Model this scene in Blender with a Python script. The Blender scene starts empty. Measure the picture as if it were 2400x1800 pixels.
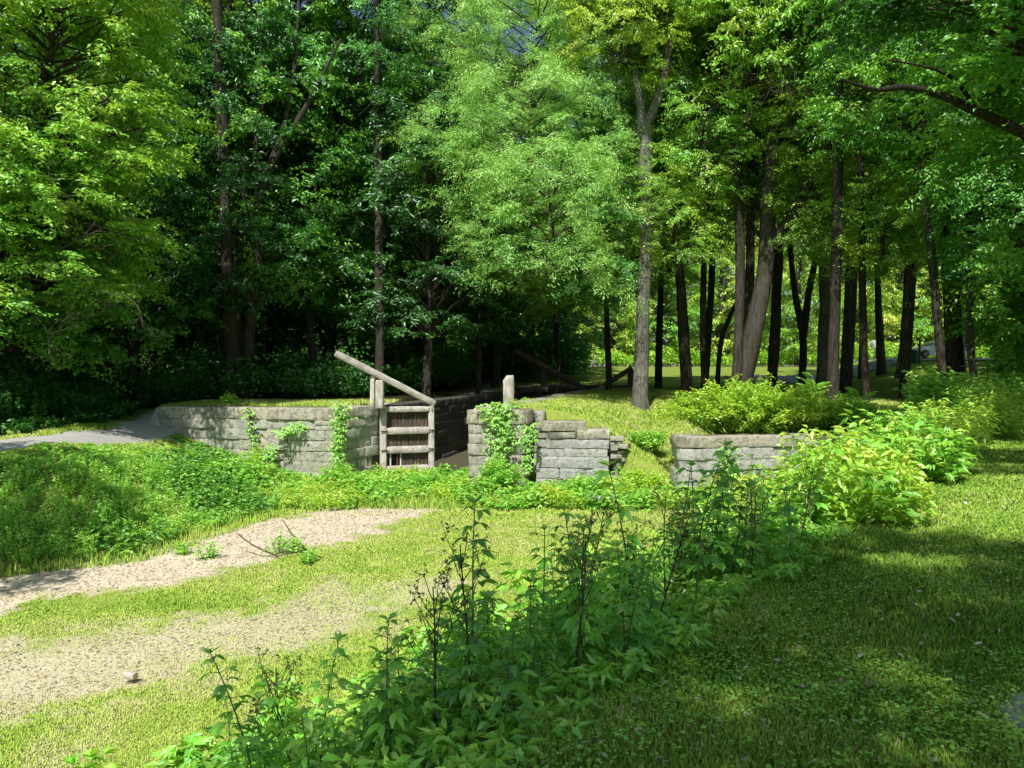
import bpy, math, numpy as np
from mathutils import Vector
R = math.radians
rng = np.random.default_rng(7)
C = bpy.context.scene.collection
ZC = 4.05; F = 1733.0; PITCH = math.atan(40/1733.0)

# ------------------------------------------------------------ camera helpers
def ray(px, py):
    x = (px-1200)/F; y = -(py-900)/F
    c, s = math.cos(-PITCH), math.sin(-PITCH)
    return (x, c*1.0 - s*y, s*1.0 + c*y)
def at(px, py, Y):
    r = ray(px, py); k = Y/r[1]
    return np.array([r[0]*k, Y, ZC + r[2]*k])

# ------------------------------------------------------------ noise
def _h(ix, iy, iz, seed):
    n = (ix.astype(np.int64)*73856093) ^ (iy.astype(np.int64)*19349663) ^ (iz.astype(np.int64)*83492791) ^ (seed*2654435)
    n = (n ^ (n >> 13)) * 1274126177
    n = n & 0x7fffffff
    n = (n ^ (n >> 16)) & 0xffff
    return n/65535.0
def vnoise(x, y, z=0.0, seed=1):
    x = np.asarray(x, float); y = np.asarray(y, float); z = np.asarray(z, float)
    x, y, z = np.broadcast_arrays(x, y, z)
    ix, iy, iz = np.floor(x), np.floor(y), np.floor(z)
    fx, fy, fz = x-ix, y-iy, z-iz
    fx = fx*fx*(3-2*fx); fy = fy*fy*(3-2*fy); fz = fz*fz*(3-2*fz)
    r = 0
    for dx in (0, 1):
        for dy in (0, 1):
            for dz in (0, 1):
                w = (fx if dx else 1-fx)*(fy if dy else 1-fy)*(fz if dz else 1-fz)
                r = r + w*_h(ix+dx, iy+dy, iz+dz, seed)
    return r
def fbm(x, y, z=0.0, seed=1, o=3):
    r = 0; a = .5; t = 0
    for i in range(o):
        r = r + a*vnoise(np.asarray(x)*2**i, np.asarray(y)*2**i, np.asarray(z)*2**i, seed+i*17); t += a; a *= .5
    return r/t
def S(t):
    t = np.clip(t, 0, 1); return t*t*(3-2*t)
def polydist(x, y, pts):
    """distance to a polyline and the parameter 0..1 along it"""
    best = np.full(np.shape(x), 1e9); par = np.zeros(np.shape(x)); n = len(pts)-1
    for i in range(n):
        a = np.array(pts[i]); b = np.array(pts[i+1]); d = b-a
        t = np.clip(((x-a[0])*d[0]+(y-a[1])*d[1])/(d@d), 0, 1)
        q = np.hypot(x-a[0]-t*d[0], y-a[1]-t*d[1])
        m = q < best; best = np.where(m, q, best); par = np.where(m, (i+t)/n, par)
    return best, par

# ------------------------------------------------------------ terrain
AX = np.array([.259, .966]); AV = np.array([.966, -.259]); O = np.array([-4.6, 27.0]); CW = 3.8
def lock_uv(x, y):
    return (x-O[0])*AX[0]+(y-O[1])*AX[1], (x-O[0])*AV[0]+(y-O[1])*AV[1]
def bank_s(x, y):          # distance from the top edge of the right bank, positive towards the canal
    return -.788*(x-.65)+.615*(y-3.75)
FRONT = [(-40, 27.2), (-12.6, 26.2), (-6.3, 25.8), (-5.4, 26.2), (-4.75, 27.6), (-4.7, 40), (-1.35, 40), (-1.35, 24.6), (.9, 24.6), (1.0, 24.9), (3.2, 24.6),
         (3.6, 24.2), (5.2, 22.7), (9.5, 22.6), (12, 22.4), (60, 22.4)]
FOOT = [(-40, 10.5), (-16, 13.2), (-10.1, 14.4), (-8.1, 15.6), (-6.9, 20.0), (-5.9, 22.6), (-5.6, 30)]
def foot_d(x, y):
    d, t = polydist(x, y, FOOT)
    xs = np.interp(y, [10.5, 13.2, 14.4, 15.6, 20, 22.6, 30], [-40, -16, -10.1, -8.1, -6.9, -5.9, -5.6])
    return np.where(x < xs, d, -d)
def height(x, y, rough=True):
    x = np.asarray(x, float); y = np.asarray(y, float)
    # high ground
    zh = 2.62 + .0*x
    ratio = x - .42*y
    zh = zh + .12*S((y-40)/15) + .5*S((y-54)/9) + .85*S((y-62)/18)
    zh = np.where(x < 0, zh + (2.62-zh)*S(-x/14), zh)
    zh = zh + 1.5*S((y-32)/27)*S(ratio/6)*(1-.5*S((y-62)/18))
    # bypass channel
    d, t = polydist(x, y, [(4.2, 20.5), (4.6, 24), (6.2, 29), (9.0, 36)])
    zh = zh - (2.0*(1-t)**.8+.25)*np.exp(-(d/ (1.3+1.5*t))**2)
    # behind the right wall, lower
    zh = zh - .75*S((x-4.6)/.7)*S((27.5-y)/4)*(1-S((x-10.5)/2.5))
    zh = zh - .18*S((28-y)/6)*S((x-10)/3)
    zh = np.where(x < -12.4, zh-.3*S((-12.4-x)/2), zh)
    # low ground: canal bed with both banks
    s = bank_s(x, y)
    zl = .10*fbm(x*.5, y*.5, seed=3)-.05
    lawn = 2.45 + .0*x
    br = 1-S((s+.3)/4.3)
    zl = zl + (lawn-zl)*br
    lb = S(foot_d(x, y)/np.interp(y, [14, 17, 21, 24], [3.2, 4.0, 6.0, 8.5]))
    zl = zl + (2.15-zl)*lb
    zl = np.where(x > 4.8, np.maximum(zl, .55*S((y-18)/4)*S((x-4.8)/2)), zl)
    fx = np.interp(x, [p[0] for p in FRONT], [p[1] for p in FRONT])
    hi = S((y-fx)/(.35+5*S((-12.7-x)/1.5)))
    hi = np.where(s < 0, np.maximum(hi, S((y-15)/12)), hi)
    z = zl + (zh-zl)*hi
    # chamber
    u, v = lock_uv(x, y)
    ch = S((v+.45)/.3)*S((CW+.45-v)/.3)*S((u+2)/.5)*(1-S((u-27)/.5))
    z = z*(1-ch) + 0.0*ch
    if rough:
        far = 1+S((y-40)/40)
        z = z + (.05*fbm(x*1.3, y*1.3, seed=5)-.025)*far + .018*(fbm(x*6, y*6, seed=9, o=2)-.5)
    return z
TRACK = [(-13, 12.1), (-10, 12.9), (-9.2, 13.3), (-7.4, 14.3), (-6.1, 17.0), (-4.6, 19.4), (-3.7, 20.7)]
LOWD = [(-9, 8.8), (-6.6, 9.5), (-4.4, 10.9), (-2.7, 12.4), (-1.6, 13.4)]
PATHL = [(-19, 13.5), (-14.6, 16.6), (-12.8, 18.4), (-12.2, 21), (-12.35, 24), (-13.0, 27.5), (-14.5, 33)]
PX = lambda y: np.interp(y, [13.5, 16.6, 18.4, 21, 24, 27.5, 33], [-19, -14.6, -12.8, -12.2, -12.35, -13.0, -14.5])
def masks(x, y):
    n = fbm(x*.9, y*.9, seed=21); n2 = fbm(x*3.5, y*3.5, seed=31)
    d1, t1 = polydist(x, y, TRACK); w1 = .95+.65*t1
    dirt = 1-S((d1-w1+(n-.5)*1.5+(n2-.5)*1.0)/.7+.5)
    d2, t2 = polydist(x, y, LOWD); w2 = 1.6*(1-.5*t2)
    d2v = 1-S((d2-w2+(n-.5)*1.3+(n2-.5)*1.6)/1.3+.5)
    dirt = np.maximum(dirt, d2v*(.85-.4*t2))
    d3, t3 = polydist(x, y, PATHL)
    path = 1-S((d3-.8+(n2-.5)*.6)/.35+.5)
    # bare earth patches
    for (cx, cy, r) in ((3.6, 25.6, .45), (-9.0, 19.2, .35), (12.9, 29, 1.0), (14.5, 30, .8)):
        dirt = np.maximum(dirt, .9*(1-S((np.hypot(x-cx, (y-cy)*1.2)-r+(n-.5)*1.5)/.5+.5)))
    pc = 1-S((np.hypot((x-2.75)*1.4, y-3.0)-.62+(n2-.5)*.7)/.2+.5)
    path = np.maximum(path, pc)
    u, v = lock_uv(x, y)
    dirt = np.maximum(dirt, (v > -1)*(v < CW+1)*(u > -1)*(u < 28)*.9)
    dirt = np.where((x < 0)*(y > 31), np.maximum(dirt, .8*S((y-31)/5)), dirt)
    return dirt, path, n

# ------------------------------------------------------------ mesh helpers
def mesh(name, V, Fs, mat=None, attrs=None, smooth=False):
    """V (n,3); Fs a list of index arrays (m,k)"""
    me = bpy.data.meshes.new(name)
    V = np.ascontiguousarray(V, dtype=np.float32)
    me.vertices.add(len(V)); me.vertices.foreach_set('co', V.ravel())
    Fs = [np.asarray(f, dtype=np.int32) for f in Fs if len(f)]
    loops = np.concatenate([f.ravel() for f in Fs]); cnt = np.concatenate([np.full(len(f), f.shape[1], np.int32) for f in Fs])
    me.loops.add(len(loops)); me.loops.foreach_set('vertex_index', loops)
    me.polygons.add(len(cnt))
    me.polygons.foreach_set('loop_start', np.concatenate([[0], np.cumsum(cnt)[:-1]]).astype(np.int32))
    me.polygons.foreach_set('loop_total', cnt)
    if smooth: me.polygons.foreach_set('use_smooth', np.ones(len(cnt), bool))
    for k, a in (attrs or {}).items():
        at_ = me.attributes.new(k, 'FLOAT', 'POINT'); at_.data.foreach_set('value', np.asarray(a, np.float32))
    me.update(calc_edges=True)
    if mat: me.materials.append(mat)
    return me
def obj(name, me, parent=None, loc=None):
    o = bpy.data.objects.new(name, me); C.objects.link(o)
    if parent: o.parent = parent
    if loc is not None: o.location = tuple(float(v) for v in loc)
    return o
def tag(o, label=None, cat=None, group=None, kind=None):
    if label: o['label'] = label
    if cat: o['category'] = cat
    if group: o['group'] = group
    if kind: o['kind'] = kind
    return o
def thing(name, label, cat, loc=(0, 0, 0), group=None):
    return tag(obj(name, None, None, loc), label, cat, group)
class MB:
    def __init__(s): s.V = []; s.F = {}; s.n = 0; s.A = []
    def add(s, V, F, a=None):
        V = np.asarray(V, float); F = np.asarray(F)
        s.V.append(V); s.F.setdefault(F.shape[1], []).append(F+s.n); s.n += len(V)
        s.A.append(np.full(len(V), .5) if a is None else np.broadcast_to(a, (len(V),)))
    def mesh(s, name, mat, smooth=False):
        return mesh(name, np.concatenate(s.V), [np.concatenate(f) for f in s.F.values()], mat, {'rnd': np.concatenate(s.A)}, smooth)
    def build(s, name, mat, parent=None, smooth=False, loc=None):
        return obj(name, s.mesh(name, mat, smooth), parent, loc)
def frame(D):
    D = np.asarray(D, float); D = D/np.linalg.norm(D)
    U = np.array([0, 0, 1.0]) if abs(D[2]) < .9 else np.array([1.0, 0, 0])
    Sx = np.cross(D, U); Sx /= np.linalg.norm(Sx); return D, Sx, np.cross(Sx, D)
def tube(mb, P, rad, seg=8, rough=0., seed=0, a=None, cap=True):
    P = np.asarray(P, float); rad = np.broadcast_to(rad, (len(P),)); n = len(P)
    T = np.gradient(P, axis=0); T /= np.linalg.norm(T, axis=1)[:, None]+1e-9
    U = np.array([.13, .97, .2]) if abs(T[0][1]) < .8 else np.array([1., .1, .1])
    S1 = np.cross(T, U); S1 /= np.linalg.norm(S1, axis=1)[:, None]; S2 = np.cross(T, S1)
    th = np.arange(seg)/seg*2*math.pi
    r = rad[:, None]*np.ones(seg)
    if rough:
        zz = np.arange(n)[:, None]*.35
        r = r*(1+rough*(2*vnoise(np.cos(th)[None]*2.3+9+0*zz, np.sin(th)[None]*2.3+zz, zz, seed+3)-1))
    V = P[:, None]+r[..., None]*(S1[:, None]*np.cos(th)[None, :, None]+S2[:, None]*np.sin(th)[None, :, None])
    V = V.reshape(-1, 3)
    i = np.arange(n-1)[:, None]*seg; j = np.arange(seg)[None]; j2 = (j+1) % seg
    Fq = np.stack([i+j, i+j2, i+seg+j2, i+seg+j], -1).reshape(-1, 4)
    mb.add(V, Fq, a)
    if cap:
        c = np.array([P[0], P[-1]]); idx = np.arange(seg)
        V2 = np.concatenate([V[:seg], V[-seg:], c])
        F1 = np.stack([(idx+1) % seg, idx, np.full(seg, 2*seg)], -1)
        F2 = np.stack([seg+idx, seg+(idx+1) % seg, np.full(seg, 2*seg+1)], -1)
        mb.add(V2, np.concatenate([F1, F2]), a)
def spline(pts, n):
    pts = np.asarray(pts, float); m = len(pts)
    t = np.linspace(0, m-1, n); i = np.clip(np.floor(t).astype(int), 0, m-2); f = (t-i)[:, None]
    p0 = pts[np.clip(i-1, 0, m-1)]; p1 = pts[i]; p2 = pts[i+1]; p3 = pts[np.clip(i+2, 0, m-1)]
    return .5*((2*p1)+(-p0+p2)*f+(2*p0-5*p1+4*p2-p3)*f**2+(-p0+3*p1-3*p2+p3)*f**3)
def beam(mb, a, b, w, h, jit=.004, n=10, up=None, seed=0, chip=0.012):
    """rough timber from a to b, cross section w x h, bevelled"""
    a = np.asarray(a, float); b = np.asarray(b, float); D, Sx, U = frame(b-a)
    if up is not None:
        Sx = np.cross(D, up); Sx /= np.linalg.norm(Sx); U = np.cross(Sx, D)
    c = min(w, h)*.05+chip*.1; jit = jit*.4
    prof = [(-w/2+c, -h/2), (w/2-c, -h/2), (w/2, -h/2+c), (w/2, h/2-c), (w/2-c, h/2), (-w/2+c, h/2), (-w/2, h/2-c), (-w/2, -h/2+c)]
    rr = np.random.default_rng(seed+11); V = []
    L = np.linalg.norm(b-a)
    for k in range(n+1):
        t = k/n; e = .85 if k in (0, n) else 1
        tt = t
        for (x, y) in prof: V.append(a+D*L*tt+(Sx*x+U*y)*e+rr.normal(0, jit, 3))
    V = np.array(V); i = np.arange(n)[:, None]*8; j = np.arange(8)[None]; j2 = (j+1) % 8
    Fq = np.stack([i+j, i+j2, i+8+j2, i+8+j], -1).reshape(-1, 4)
    mb.add(V, Fq); idx = np.arange(8)
    mb.add(np.concatenate([V[:8], V[-8:]]), np.array([idx[::-1], idx+8]))
# leaves in bulk
def norm(a): return a/(np.linalg.norm(a, axis=-1, keepdims=True)+1e-9)
def leaves(mb, P, D, N, L, W, rnd, detail=0, droop=.25):
    n = len(P); D = norm(D); Sx = norm(np.cross(D, N)); N = np.cross(Sx, D)
    L = np.broadcast_to(L, (n,))[:, None]; W = np.broadcast_to(W, (n,))[:, None]
    if detail == 0:
        V = np.stack([P, P+D*L*.42+Sx*W*.5+N*W*.16, P+D*L-N*L*droop, P+D*L*.42-Sx*W*.5+N*W*.16], 1)
        b = np.arange(n)[:, None]*4
        Fq = np.concatenate([b+np.array([0, 1, 2]), b+np.array([0, 2, 3])]); k = 4
    else:
        ts = [0, .12, .3, .5, .72, .9, 1.0]; ws = [.06, .55, .95, 1, .66, .25, .0]
        rows = []
        for t, w in zip(ts, ws):
            c = P+D*L*t-N*L*droop*t*t
            rows += [c+Sx*W*.5*w+N*W*.14*w, c, c-Sx*W*.5*w+N*W*.14*w]
        V = np.stack(rows, 1); k = 21
        q = []
        for r in range(6): q += [[3*r, 3*r+3, 3*r+4, 3*r+1], [3*r+1, 3*r+4, 3*r+5, 3*r+2]]
        b = np.arange(n)[:, None, None]*k
        Fq = (b+np.array(q)[None]).reshape(-1, 4)
    mb.add(V.reshape(-1, 3), Fq, np.repeat(np.broadcast_to(rnd, (n,)), k))

# ------------------------------------------------------------ materials
def newmat(name):
    m = bpy.data.materials.new(name); m.use_nodes = True; nt = m.node_tree; nt.nodes.clear()
    o = nt.nodes.new('ShaderNodeOutputMaterial'); return m, nt, o
class NT:
    def __init__(s, name): s.m, s.nt, s.out = newmat(name)
    def n(s, t, **k):
        x = s.nt.nodes.new('ShaderNode'+t)
        for a, b in k.items():
            if a.startswith('i_'):
                x.inputs[a[2:].replace('_', ' ')].default_value = b
            else: setattr(x, a, b)
        return x
    def l(s, a, b): s.nt.links.new(a, b)
    def ramp(s, src, stops, interp='LINEAR'):
        r = s.n('ValToRGB'); r.color_ramp.interpolation = interp; e = r.color_ramp.elements
        while len(e) < len(stops): e.new(.5)
        for x, (p, c) in zip(e, stops): x.position = p; x.color = (*c, 1) if len(c) == 3 else c
        s.l(src, r.inputs[0]); return r.outputs[0]
    def mix(s, f, a, b, mode='MIX'):
        x = s.n('MixRGB', blend_type=mode)
        for i, v in ((0, f), (1, a), (2, b)):
            if hasattr(v, 'links'): s.l(v, x.inputs[i])
            else: x.inputs[i].default_value = v if i == 0 else (*v, 1)
        return x.outputs[0]
    def noise(s, scale, detail=3, vec=None, rough=.55, dist=0):
        x = s.n('TexNoise'); x.inputs['Scale'].default_value = scale; x.inputs['Detail'].default_value = detail
        x.inputs['Roughness'].default_value = rough; x.inputs['Distortion'].default_value = dist
        if vec is not None: s.l(vec, x.inputs['Vector'])
        return x.outputs['Fac']
    def coords(s, scale=(1, 1, 1), kind='Object'):
        t = s.n('TexCoord'); m = s.n('Mapping'); m.inputs['Scale'].default_value = scale
        s.l(t.outputs[kind], m.inputs['Vector']); return m.outputs[0]
    def attr(s, name):
        a = s.n('Attribute', attribute_name=name); return a.outputs['Fac']
    def bump(s, h, strength=.4, dist=.02):
        b = s.n('Bump'); b.inputs['Strength'].default_value = strength; b.inputs['Distance'].default_value = dist
        s.l(h, b.inputs['Height']); return b.outputs[0]
    def principled(s, col, rough=.8, bump=None, metal=0, spec=.3):
        p = s.n('BsdfPrincipled')
        if hasattr(col, 'links'): s.l(col, p.inputs['Base Color'])
        else: p.inputs['Base Color'].default_value = (*col, 1)
        p.inputs['Roughness'].default_value = rough; p.inputs['Metallic'].default_value = metal
        p.inputs['Specular IOR Level'].default_value = spec
        if bump is not None: s.l(bump, p.inputs['Normal'])
        s.l(p.outputs[0], s.out.inputs[0]); return p
def leaf_mat(name, dark, mid, lite, trans=.36, gloss=.09, scale=.35, up=.45):
    g = NT(name); a = g.attr('rnd'); co = g.coords(kind='Object')
    nz = g.noise(scale, 2, co)
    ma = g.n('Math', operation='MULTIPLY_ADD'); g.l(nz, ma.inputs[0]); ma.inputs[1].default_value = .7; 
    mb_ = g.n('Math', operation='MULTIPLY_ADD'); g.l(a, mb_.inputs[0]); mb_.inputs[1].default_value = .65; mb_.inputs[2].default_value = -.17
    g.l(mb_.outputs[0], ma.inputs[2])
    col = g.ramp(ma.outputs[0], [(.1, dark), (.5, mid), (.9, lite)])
    d = g.n('BsdfDiffuse'); g.l(col, d.inputs[0])
    ge = g.n('NewGeometry'); va = g.n('VectorMath', operation='SCALE'); g.l(ge.outputs['Normal'], va.inputs[0]); va.inputs['Scale'].default_value = .7
    vb = g.n('VectorMath', operation='ADD'); g.l(va.outputs[0], vb.inputs[0]); vb.inputs[1].default_value = (0, 0, up); vc = g.n('VectorMath', operation='NORMALIZE'); g.l(vb.outputs[0], vc.inputs[0]); g.l(vc.outputs[0], d.inputs['Normal'])
    t = g.n('BsdfTranslucent'); tc = g.mix(.5, col, tuple(min(1, c*k) for c, k in zip(lite, (1.25, 1.35, .6))), 'MIX'); g.l(tc, t.inputs[0])
    m = g.n('MixShader'); m.inputs[0].default_value = trans; g.l(d.outputs[0], m.inputs[1]); g.l(t.outputs[0], m.inputs[2])
    gl = g.n('BsdfGlossy'); gl.inputs['Roughness'].default_value = .42; gl.inputs[0].default_value = (.8, .9, .85, 1)
    m2 = g.n('MixShader'); m2.inputs[0].default_value = gloss; g.l(m.outputs[0], m2.inputs[1]); g.l(gl.outputs[0], m2.inputs[2])
    g.l(m2.outputs[0], g.out.inputs[0]); return g.m
def bark_mat(name, a, b, c, sc=1.0):
    g = NT(name); v = g.coords((7*sc, 7*sc, 1.1*sc)); v2 = g.coords((1, 1, 1))
    n1 = g.noise(2.2, 5, v, .7); n2 = g.noise(.9, 3, v2); n3 = g.noise(9, 3, v, .6)
    col = g.ramp(n1, [(.3, a), (.52, b), (.75, c)])
    col = g.mix(g.ramp(n2, [(.45, (0, 0, 0)), (.7, (1, 1, 1))]), col, g.mix(.5, col, (.05, .07, .03)))
    h = g.n('Math', operation='ADD'); g.l(n1, h.inputs[0]); g.l(n3, h.inputs[1])
    g.principled(col, .95, g.bump(h.outputs[0], .8, .06), spec=.1); return g.m
M = {}
M['leaf_mid'] = leaf_mat('leaf_mid', (0.0276, 0.106, 0.011), (0.121, 0.426, 0.0385), (0.448, 0.774, 0.0898))
M['leaf_dark'] = leaf_mat('leaf_dark', (0.0111, 0.0484, 0.00856), (0.038, 0.153, 0.0215), (0.138, 0.406, 0.05))  # dark leaf with the wood's shade in its colour
M['leaf_cool'] = leaf_mat('leaf_cool', (0.0413, 0.15, 0.0306), (0.131, 0.446, 0.0872), (0.417, 0.88, 0.212))
M['leaf_bright'] = leaf_mat('leaf_bright', (0.104, 0.248, 0.0194), (0.36, 0.78, 0.0624), (0.762, 0.88, 0.122))
M['leaf_yellow'] = leaf_mat('leaf_yellow', (0.137, 0.265, 0.0191), (0.57, 0.88, 0.0765), (0.88, 0.88, 0.167))
M['leaf_locust'] = leaf_mat('leaf_locust', (0.114, 0.283, 0.0623), (0.395, 0.854, 0.161), (0.689, 0.88, 0.25))
M['leaf_weed'] = leaf_mat('leaf_weed', (0.0747, 0.239, 0.027), (0.309, 0.808, 0.0828), (0.713, 0.88, 0.156), scale=.8)
M['leaf_weed_y'] = leaf_mat('leaf_weed_y', (0.139, 0.303, 0.0238), (0.452, 0.842, 0.0642), (0.816, 0.88, 0.129), scale=.8)
M['leaf_shade'] = leaf_mat('leaf_shade', (0.0541, 0.176, 0.0315), (0.154, 0.45, 0.0599), (0.469, 0.836, 0.0968), gloss=.09, scale=1.5)  # darker weed leaf, foreground shade put into its colour
M['vine'] = leaf_mat('vine', (0.08, 0.23, 0.0216), (0.27, 0.637, 0.0593), (0.59, 0.88, 0.13), scale=2)
M['bark'] = bark_mat('bark', (0.0302, 0.0242, 0.0202), (0.0905, 0.0749, 0.063), (0.206, 0.176, 0.151))
M['bark_dark'] = bark_mat('bark_dark', (0.0179, 0.0149, 0.0125), (0.0523, 0.0419, 0.0359), (0.135, 0.114, 0.0967))
M['bark_pale'] = bark_mat('bark_pale', (0.0988, 0.0926, 0.0741), (0.259, 0.247, 0.211), (0.469, 0.456, 0.395))
M['bark_smooth'] = bark_mat('bark_smooth', (0.0546, 0.0501, 0.041), (0.109, 0.0955, 0.0774), (0.173, 0.155, 0.127), .5)
M['twig'] = bark_mat('twig', (.12, .10, .08), (.24, .20, .16), (.36, .31, .26), 3)
M['stem_green'] = leaf_mat('stem_green', (.05, .10, .03), (.09, .16, .04), (.14, .2, .06), trans=.05)
M['stem_brown'] = bark_mat('stem_brown', (0.07, 0.075, 0.026), (0.154, 0.15, 0.0585), (0.252, 0.225, 0.104), 6)
def grass_mat(name, stops):
    g = NT(name); a = g.attr('rnd'); col = g.ramp(a, stops)
    d = g.n('BsdfDiffuse'); g.l(col, d.inputs[0]); t = g.n('BsdfTranslucent'); g.l(col, t.inputs[0])
    ge = g.n('NewGeometry'); va = g.n('VectorMath', operation='SCALE'); g.l(ge.outputs['Normal'], va.inputs[0]); va.inputs['Scale'].default_value = .45
    vb = g.n('VectorMath', operation='ADD'); g.l(va.outputs[0], vb.inputs[0]); vb.inputs[1].default_value = (0, 0, .8); vc = g.n('VectorMath', operation='NORMALIZE'); g.l(vb.outputs[0], vc.inputs[0]); g.l(vc.outputs[0], d.inputs['Normal'])
    m = g.n('MixShader'); m.inputs[0].default_value = .15; g.l(d.outputs[0], m.inputs[1]); g.l(t.outputs[0], m.inputs[2])
    g.l(m.outputs[0], g.out.inputs[0]); return g.m
M['grass'] = grass_mat('grass', [(0, (.80, .68, .47)), (.2, (.74, .68, .36)), (.36, (.64, .74, .17)), (.62, (.44, .66, .09)), (1, (.17, .37, .04))])
# ground
def ground_mat():
    g = NT('ground'); v = g.coords((1, 1, 1)); dirt = g.attr('dirt'); path = g.attr('path'); dry = g.attr('dry')
    n1 = g.noise(2.0, 4, v); n2 = g.noise(22, 4, v, .7); n3 = g.noise(90, 2, v)
    grass = g.ramp(n2, [(.3, (.14, .21, .03)), (.5, (.28, .37, .06)), (.72, (.48, .52, .16))])
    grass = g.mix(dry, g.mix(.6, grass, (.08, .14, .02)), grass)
    vo = g.n('TexVoronoi', feature='DISTANCE_TO_EDGE'); vo.inputs['Scale'].default_value = 16; g.l(v, vo.inputs['Vector'])
    crack = g.ramp(vo.outputs['Distance'], [(0, (.45, .45, .45)), (.07, (1, 1, 1))])
    earth = g.ramp(n2, [(.25, (.46, .37, .27)), (.5, (.80, .68, .51)), (.75, (.90, .82, .68))])
    earth = g.mix(.3, earth, crack, 'MULTIPLY')
    grav = g.ramp(n3, [(.3, (.28, .26, .24)), (.5, (.48, .46, .43)), (.7, (.70, .68, .64))])
    col = g.mix(dirt, grass, earth); col = g.mix(path, col, grav)
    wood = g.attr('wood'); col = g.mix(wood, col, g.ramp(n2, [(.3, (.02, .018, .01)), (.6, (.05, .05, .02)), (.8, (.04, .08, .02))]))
    h = g.n('Math', operation='ADD'); g.l(n2, h.inputs[0]); g.l(n3, h.inputs[1])
    g.principled(col, 1, g.bump(h.outputs[0], .45, .02), spec=.05); return g.m
M['ground'] = ground_mat()
def stone_mat(name, base, tint, white, dark=.55, sc=1.0):
    g = NT(name); v = g.coords(); a = g.attr('rnd')
    n1 = g.noise(1.1*sc, 5, v, .65, .6); n2 = g.noise(7*sc, 5, v, .75); n3 = g.noise(38*sc, 3, v, .7); n4 = g.noise(.55*sc, 3, v, .6)
    vs = g.coords((1.6, 1.6, .35)); n5 = g.noise(2.2, 4, vs, .6)
    col = g.mix(a, base, tint)
    col = g.mix(g.ramp(n3, [(.35, (0, 0, 0)), (.7, (1, 1, 1))]), g.mix(.45, col, (.26, .235, .19)), col)
    col = g.mix(g.ramp(n2, [(.50, (0, 0, 0)), (.58, (.85, .85, .85))]), col, g.mix(.6, col, (.20, .19, .16)))
    col = g.mix(g.ramp(n1, [(.5, (0, 0, 0)), (.66, (dark,)*3)]), col, (.12, .115, .10))
    col = g.mix(g.ramp(n5, [(.55, (0, 0, 0)), (.7, (dark*.7,)*3)]), col, (.10, .095, .08))
    col = g.mix(g.ramp(n4, [(.5, (0, 0, 0)), (.62, (white,)*3)]), col, g.ramp(n2, [(.35, (.5, .49, .45)), (.6, (.78, .78, .75))]))
    h = g.n('Math', operation='MULTIPLY_ADD'); g.l(n3, h.inputs[0]); h.inputs[1].default_value = .5; g.l(n2, h.inputs[2])
    g.principled(col, .95, g.bump(h.outputs[0], 1, .09), spec=.1); return g.m
M['stone'] = stone_mat('stone', (0.88, 0.88, 0.774), (0.88, 0.838, 0.629), .35, .35)
M['coping'] = stone_mat('coping', (0.871, 0.754, 0.585), (0.88, 0.88, 0.701), .0, .7)
M['stone_white'] = stone_mat('stone_white', (0.88, 0.88, 0.88), (0.88, 0.862, 0.769), .85, .4)
M['stone_pier'] = stone_mat('stone_pier', (0.73, 0.655, 0.546), (0.82, 0.792, 0.659), .1, .4)
M['stone_shaded'] = stone_mat('stone_shaded', (.09, .085, .08), (.06, .058, .055), .05, .8)  # near-black stone, the chamber's shade is put into its colour
def wood_mat(name, a, b, c, axis=(1.0, 12, 12)):
    g = NT(name); v = g.coords(axis); n1 = g.noise(2.6, 5, v, .7, .5); v2 = g.coords((2, 2, 2)); n2 = g.noise(1.6, 3, v2)
    col = g.ramp(n1, [(.28, a), (.5, b), (.72, c)])
    col = g.mix(g.ramp(n2, [(.45, (0, 0, 0)), (.7, (.8, .8, .8))]), col, g.mix(.65, col, a))
    g.principled(col, .9, g.bump(n1, .8, .02), spec=.1); return g.m
M['wood_x'] = wood_mat('wood_x', (0.228, 0.199, 0.169), (0.654, 0.583, 0.498), (0.88, 0.88, 0.88), (1.2, 12, 12))
M['wood_z'] = wood_mat('wood_z', (0.228, 0.199, 0.169), (0.683, 0.614, 0.525), (0.88, 0.88, 0.88), (12, 12, 1.2))
M['wood_plank'] = wood_mat('wood_plank', (0.03, 0.024, 0.018), (0.12, 0.096, 0.072), (0.264, 0.216, 0.156), (10, 10, .8))
M['wood_far'] = wood_mat('wood_far', (0.06, 0.044, 0.036), (0.16, 0.12, 0.1), (0.3, 0.24, 0.2), (3, 6, 6))
def flat(name, col, rough=.6, metal=0, spec=.4, var=.25, sc=6):
    g = NT(name); n = g.noise(sc, 3, g.coords()); c = g.ramp(n, [(.3, tuple(x*(1-var) for x in col)), (.7, tuple(min(1, x*(1+var)) for x in col))])
    g.principled(c, rough, g.bump(n, .1, .01), metal, spec); return g.m
M['iron'] = flat('iron', (.05, .045, .04), .7)
M['rust'] = flat('rust', (.16, .075, .045), .9, sc=14)
M['white_paint'] = flat('white_paint', (.7, .72, .72), .5, var=.1)
M['green_paint'] = flat('green_paint', (.02, .12, .09), .5)
M['car_paint'] = flat('car_paint', (.62, .65, .70), .25, .6, .6, .03, 2)
M['glass_dark'] = flat('glass_dark', (.03, .04, .05), .08, 0, .8, .1, 2)
M['rubber'] = flat('rubber', (.02, .02, .02), .8)
M['rim'] = flat('rim', (.5, .5, .52), .3, .8)
M['road'] = flat('road', (.42, .40, .37), .95, sc=20, var=.12)
M['riprap'] = flat('riprap', (.40, .39, .38), .95, sc=4, var=.3)
M['pebble'] = flat('pebble', (.52, .46, .38), .95, sc=9, var=.3)
M['lamp'] = flat('lamp', (.75, .75, .78), .15, 0, .8)

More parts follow.
